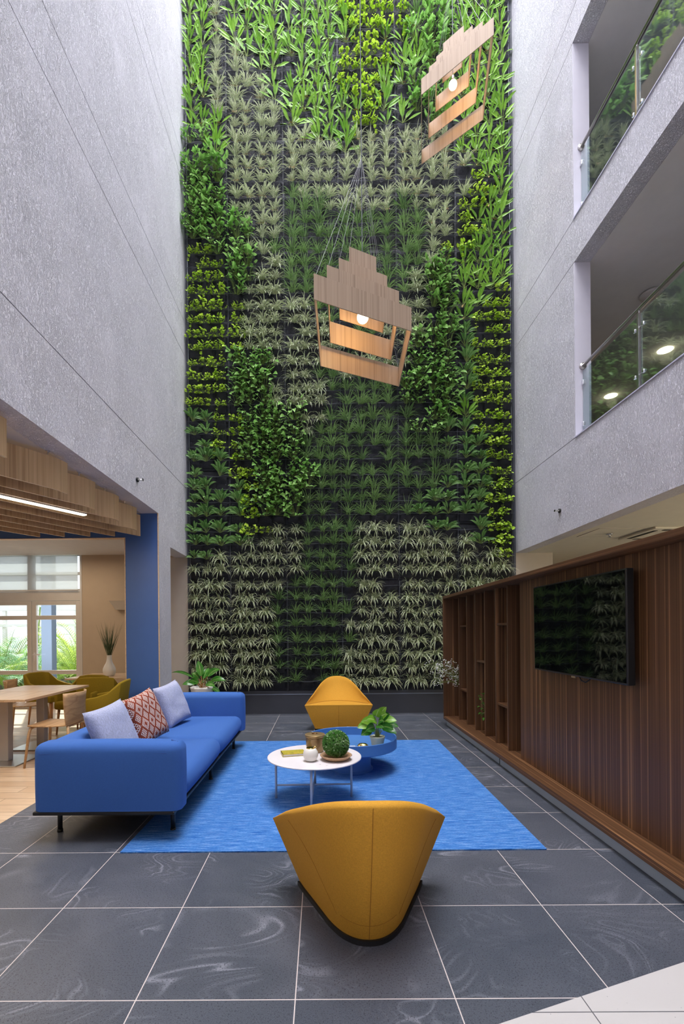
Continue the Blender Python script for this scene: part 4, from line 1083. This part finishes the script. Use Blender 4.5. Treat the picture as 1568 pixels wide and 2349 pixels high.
for i, (ex, ey, cv) in enumerate(ends):
    t = thing('ceiling_baffle', ['oak baffle with a curved end hanging over the atrium edge', 'straight oak baffle ending at the blue portal wall'][1-cv]+(', nearest the camera' if i == 0 else f', {["", "second", "third", "fourth", "fifth", "sixth", "seventh", "eighth", "ninth", "last"][i]} from the front'), 'ceiling baffle', (ex, ey, 2.85))
    pts = baffle_pts(0, 0, cv, 2.2 if i == 0 else 3.6); mb = MB(); vs = []; th = .011
    for k, p in enumerate(pts):
        d = (pts[max(k-1, 0)]-pts[min(k+1, len(pts)-1)]).normalized(); nn = Vector((-d.y, d.x))*th
        for z in (0, .305): vs += [(p.x+nn.x, p.y+nn.y, z), (p.x-nn.x, p.y-nn.y, z)]
    fs = []
    for k in range(len(pts)-1):
        a, b = k*4, k*4+4; fs += [(a, b, b+2, a+2), (a+1, a+3, b+3, b+1), (a, a+1, b+1, b), (a+2, b+2, b+3, a+3)]
    fs += [(0, 2, 3, 1), (len(pts)*4-4, len(pts)*4-3, len(pts)*4-1, len(pts)*4-2)]
    mb.add(vs, fs); bo = mb.build('board', M['oak_z'], t)
    for s_ in (.16, 1.8):
        p = -U*s_
        if cv: p = pts[-2]*(s_/.16 if s_ < .2 else 1) if s_ < .2 else pts[-2]-U*1.5
        MB().tube([(p.x, p.y, .30), (p.x, p.y, .348)], .0025, 5).lathe([(.006, .318), (.007, .335), (.02, .344), (.02, .35)], 12, (p.x, p.y, 0)).build('hanger', M['steel'], bo)
e1 = onZ(195, 1183, 2.835); 
ll = thing('linear_light', 'glowing warm white linear light between the oak baffles', 'ceiling light', (e1.x, e1.y, 2.835))
u2 = Vector((U.x, U.y, 0)); sd = Vector((-U.y, U.x, 0))*.022
def bar(z0, z1, w_, L): 
    s_ = Vector((-U.y, U.x, 0))*w_; a = Vector((0, 0, 0)); b = -u2*L
    return [(a+s_)+Vector((0, 0, z0)), (a-s_)+Vector((0, 0, z0)), (b-s_)+Vector((0, 0, z0)), (b+s_)+Vector((0, 0, z0)), (a+s_)+Vector((0, 0, z1)), (a-s_)+Vector((0, 0, z1)), (b-s_)+Vector((0, 0, z1)), (b+s_)+Vector((0, 0, z1))]
MB().hexa(bar(0, .01, .032, 2.6)).build('diffuser', M['led'], ll); MB().hexa(bar(.01, .06, .036, 2.6)).build('housing', M['pvc'], ll)
MB().tube([(-U.x*.5, -U.y*.5, .06), (-U.x*.5, -U.y*.5, .365)], .003, 5).build('hanger', M['steel'], ll)
mid = e1-u2*1.2
area('linear_light_glow', (mid.x, mid.y, 2.82), 2.4, .06, 30, (1, .78, .5), (0, 0, ua))
area('dining_fill', (-5.2, 3.4, 2.8), 2.2, 3, 45, (1, .86, .68))  # added fill light for the dining side, no fixture modelled
area('dining_fill', (-4.6, 8.0, 2.9), 1.2, 1.2, 16, (1, .80, .58))  # second added fill, towards the garden doors
area('door_daylight', (-6.2, 9.9, 1.7), 3.4, 2.4, 190, (.86, .93, 1), (math.radians(90), 0, 0))

# ------------------------------------------------------------------ dining furniture
def ctable(loc, hw, hd, label, rz=0):
    t = thing('dining_table', label, 'table', loc, rz)
    MB().rbox(-hw, -hd, .722, hw, hd, .75, .004, 2, mid=1).build('tabletop', M['table_oak'], t)
    MB().rbox(-.05, -.045, .012, .05, .045, .722, .006, 2, mid=1).build('column', M['legsteel'], t)
    MB().rbox(-.27, -.26, 0, .27, .26, .012, .005, 2, mid=1).build('base_plate', M['steel'], t)
ctable((-3.62, 5.40, 0), .44, .35, 'light oak dining table nearest the sofa, on a square steel column')
ctable((-3.63, 6.115, 0), .44, .35, 'light oak dining table pushed up behind the nearest one')
ctable((-3.55, 7.88, 0), .50, .46, 'light oak dining table by the tan wall carrying the white vase')
def olive_chair(loc, rz, label):
    t = thing('upholstered_chair', label, 'chair', loc, rz, 'olive upholstered chairs')   # faces +Y
    mb = MB(); vs = []; fs = []; pts = []
    path = [(-.29, .16), (-.295, 0), (-.285, -.14), (-.24, -.22), (-.12, -.25), (0, -.255), (.12, -.25), (.24, -.22), (.285, -.14), (.295, 0), (.29, .16)]
    hts = [.60, .625, .67, .80, .82, .82, .82, .80, .67, .625, .60]
    for k, (x, y) in enumerate(path):
        a = Vector(path[max(0, k-1)]); b = Vector(path[min(10, k+1)]); d = (b-a).normalized(); nn = Vector((-d.y, d.x))*.024
        lean = -.06*(hts[k]-.4)/.4 if 2 < k < 8 else 0
        for s_ in (-1, 1):
            for z in (.36, hts[k]-.012, hts[k]):
                kk = .6 if z == hts[k] else 1
                vs.append((x+nn.x*s_*kk, y+nn.y*s_*kk+(lean if z > .4 else 0), z))
    for k in range(10):
        a, b = k*6, k*6+6
        fs += [(a, b, b+1, a+1), (a+1, b+1, b+2, a+2), (a+3, a+4, b+4, b+3), (a+4, a+5, b+5, b+4), (a+2, b+2, b+5, a+5), (a, a+3, b+3, b)]
    fs += [(0, 1, 2, 5, 4, 3), (60, 63, 64, 65, 62, 61)]
    mb.add(vs, fs); o = mb.build('shell', M['olive'], t, smooth=True, bevel=.006)
    MB().rbox(-.265, -.22, .36, .265, .24, .475, .035, 4, .006).build('seat', M['olive'], t, smooth=True)
    for x in (-1, 1):
        for y in (-1, 1): MB().tube([(x*.21, y*.19, .37), (x*.235, y*.215, 0)], [.02, .012], 10).build('leg', M['leg_oak'], t, smooth=True)
    return t
def wood_chair(loc, rz, label):
    t = thing('plywood_chair', label, 'chair', loc, rz, 'bent oak chairs')     # faces +Y
    vs = []; fs = []; nx = 12; rows = []
    for k in range(7): rows.append((.22-.42*k/6, .452-.008*math.sin(PI*k/6), 0, .215))
    for k in range(1, 9):
        q = k/8; rows.append((-.20-.085*q, .452+.02*q+.33*q**1.2, .07*q, .215+.025*q-.03*max(0, q-.7)))
    for (y, z, wrap, hw) in rows:
        for j in range(nx+1):
            u = j/nx*2-1; vs.append((hw*u, y+wrap*u*u*1.5, z-.01*0))
    for r_ in range(len(rows)-1):
        for j in range(nx): a = r_*(nx+1)+j; fs.append((a, a+1, a+nx+2, a+nx+1))
    o = MB().add(vs, fs).build('seat_shell', M['chair_oak'], t, smooth=True)
    so_ = o.modifiers.new('thick', 'SOLIDIFY'); so_.thickness = .012; so_.offset = 0
    for x in (-1, 1):
        for y, yf in ((-1, -.21), (1, .20)):
            MB().tube([(0, yf*.85, .432), (x*.16, yf*.9, .432), (x*.19, yf, .42), (x*.205, yf*1.05, .36), (x*.235, yf*1.22, 0)], [.012, .014, .016, .016, .012], 8).build('leg', M['chair_oak'], t, smooth=True)
    return t
HP = PI/2
wood_chair((-2.98, 5.33, 0), HP, 'bent oak plywood chair beside the nearest dining table, close to the sofa')
wood_chair((-4.22, 6.75, 0), -HP*.8, 'pale plywood chair on the far side of the dining tables')
wood_chair((-3.06, 7.9, 0), HP, 'bent oak chair at the vase table against the blue portal edge')
olive_chair((-4.12, 5.62, 0), -HP, 'olive chair at the left frame edge tucked under the dining table')
olive_chair((-2.98, 6.42, 0), HP+.15, 'olive chair with a high back just behind the oak chair')
olive_chair((-3.55, 6.95, 0), PI-.2, 'olive chair with its seat against the far end of the dining tables')
olive_chair((-4.45, 7.75, 0), -HP-.25, 'olive chair standing left of the vase table by the garden door')
olive_chair((-3.35, 7.15, 0), .2, 'olive chair pulled up to the front of the vase table')
# vase with dry grass
vz = thing('white_vase_of_grass', 'white diamond-textured vase with tall dry grass on the rear dining table', 'vase', (-3.50, 7.78, .75))
mb = MB(); vs = []; fs = []; n = 48; prof = [(.058, 0), (.075, .01), (.092, .05), (.098, .09), (.092, .13), (.075, .17), (.055, .21), (.042, .25), (.036, .29), (.035, .335), (.038, .345)]
P2 = []
for (r0, z0_), (r1, z1_) in zip(prof, prof[1:]):
    for q in (0, .5): P2.append((r0+(r1-r0)*q, z0_+(z1_-z0_)*q))
P2.append(prof[-1])
for i, (r_, z) in enumerate(P2):
    for k in range(n):
        b_ = .005*abs(math.sin(PI*(k/3+i/3)))*abs(math.sin(PI*(k/3-i/3)))*(1 if z < .2 else .3); vs.append(((r_+b_)*math.cos(2*PI*k/n), (r_+b_)*math.sin(2*PI*k/n), z))
for i in range(len(P2)-1):
    for k in range(n): fs.append((i*n+k, i*n+(k+1) % n, (i+1)*n+(k+1) % n, (i+1)*n+k))
fs.append(tuple(range(n))[::-1]); mb.add(vs, fs); mb.build('vase_body', M['whitemat'], vz, smooth=True)
gr = MB(); rr = random.Random(9)
for i in range(75): gr.leaf((rr.uniform(-.02, .02), rr.uniform(-.02, .02), .30), (rr.uniform(-.36, .36), rr.uniform(-.25, .25), 1), (0, -1, 0), rr.uniform(.35, .66), .006, rr.uniform(0, .12), .1, 'blade', 5)
gr.build('dry_grass', M['darkgrass'], vz)
wl = MB().hexa([(-.10, 0, -.07), (.14, 0, -.07), (.14, .1, -.07), (-.10, .1, -.07), (-.20, -.08, .10), (.14, -.08, .10), (.14, .1, .10), (-.20, .1, .10)])
tag(wl.build('wall_light', M['beige'], loc=(-3.86, 9.1, 1.98)), 'tapered beige wall light on the tan wall beside the blue portal', 'wall light')
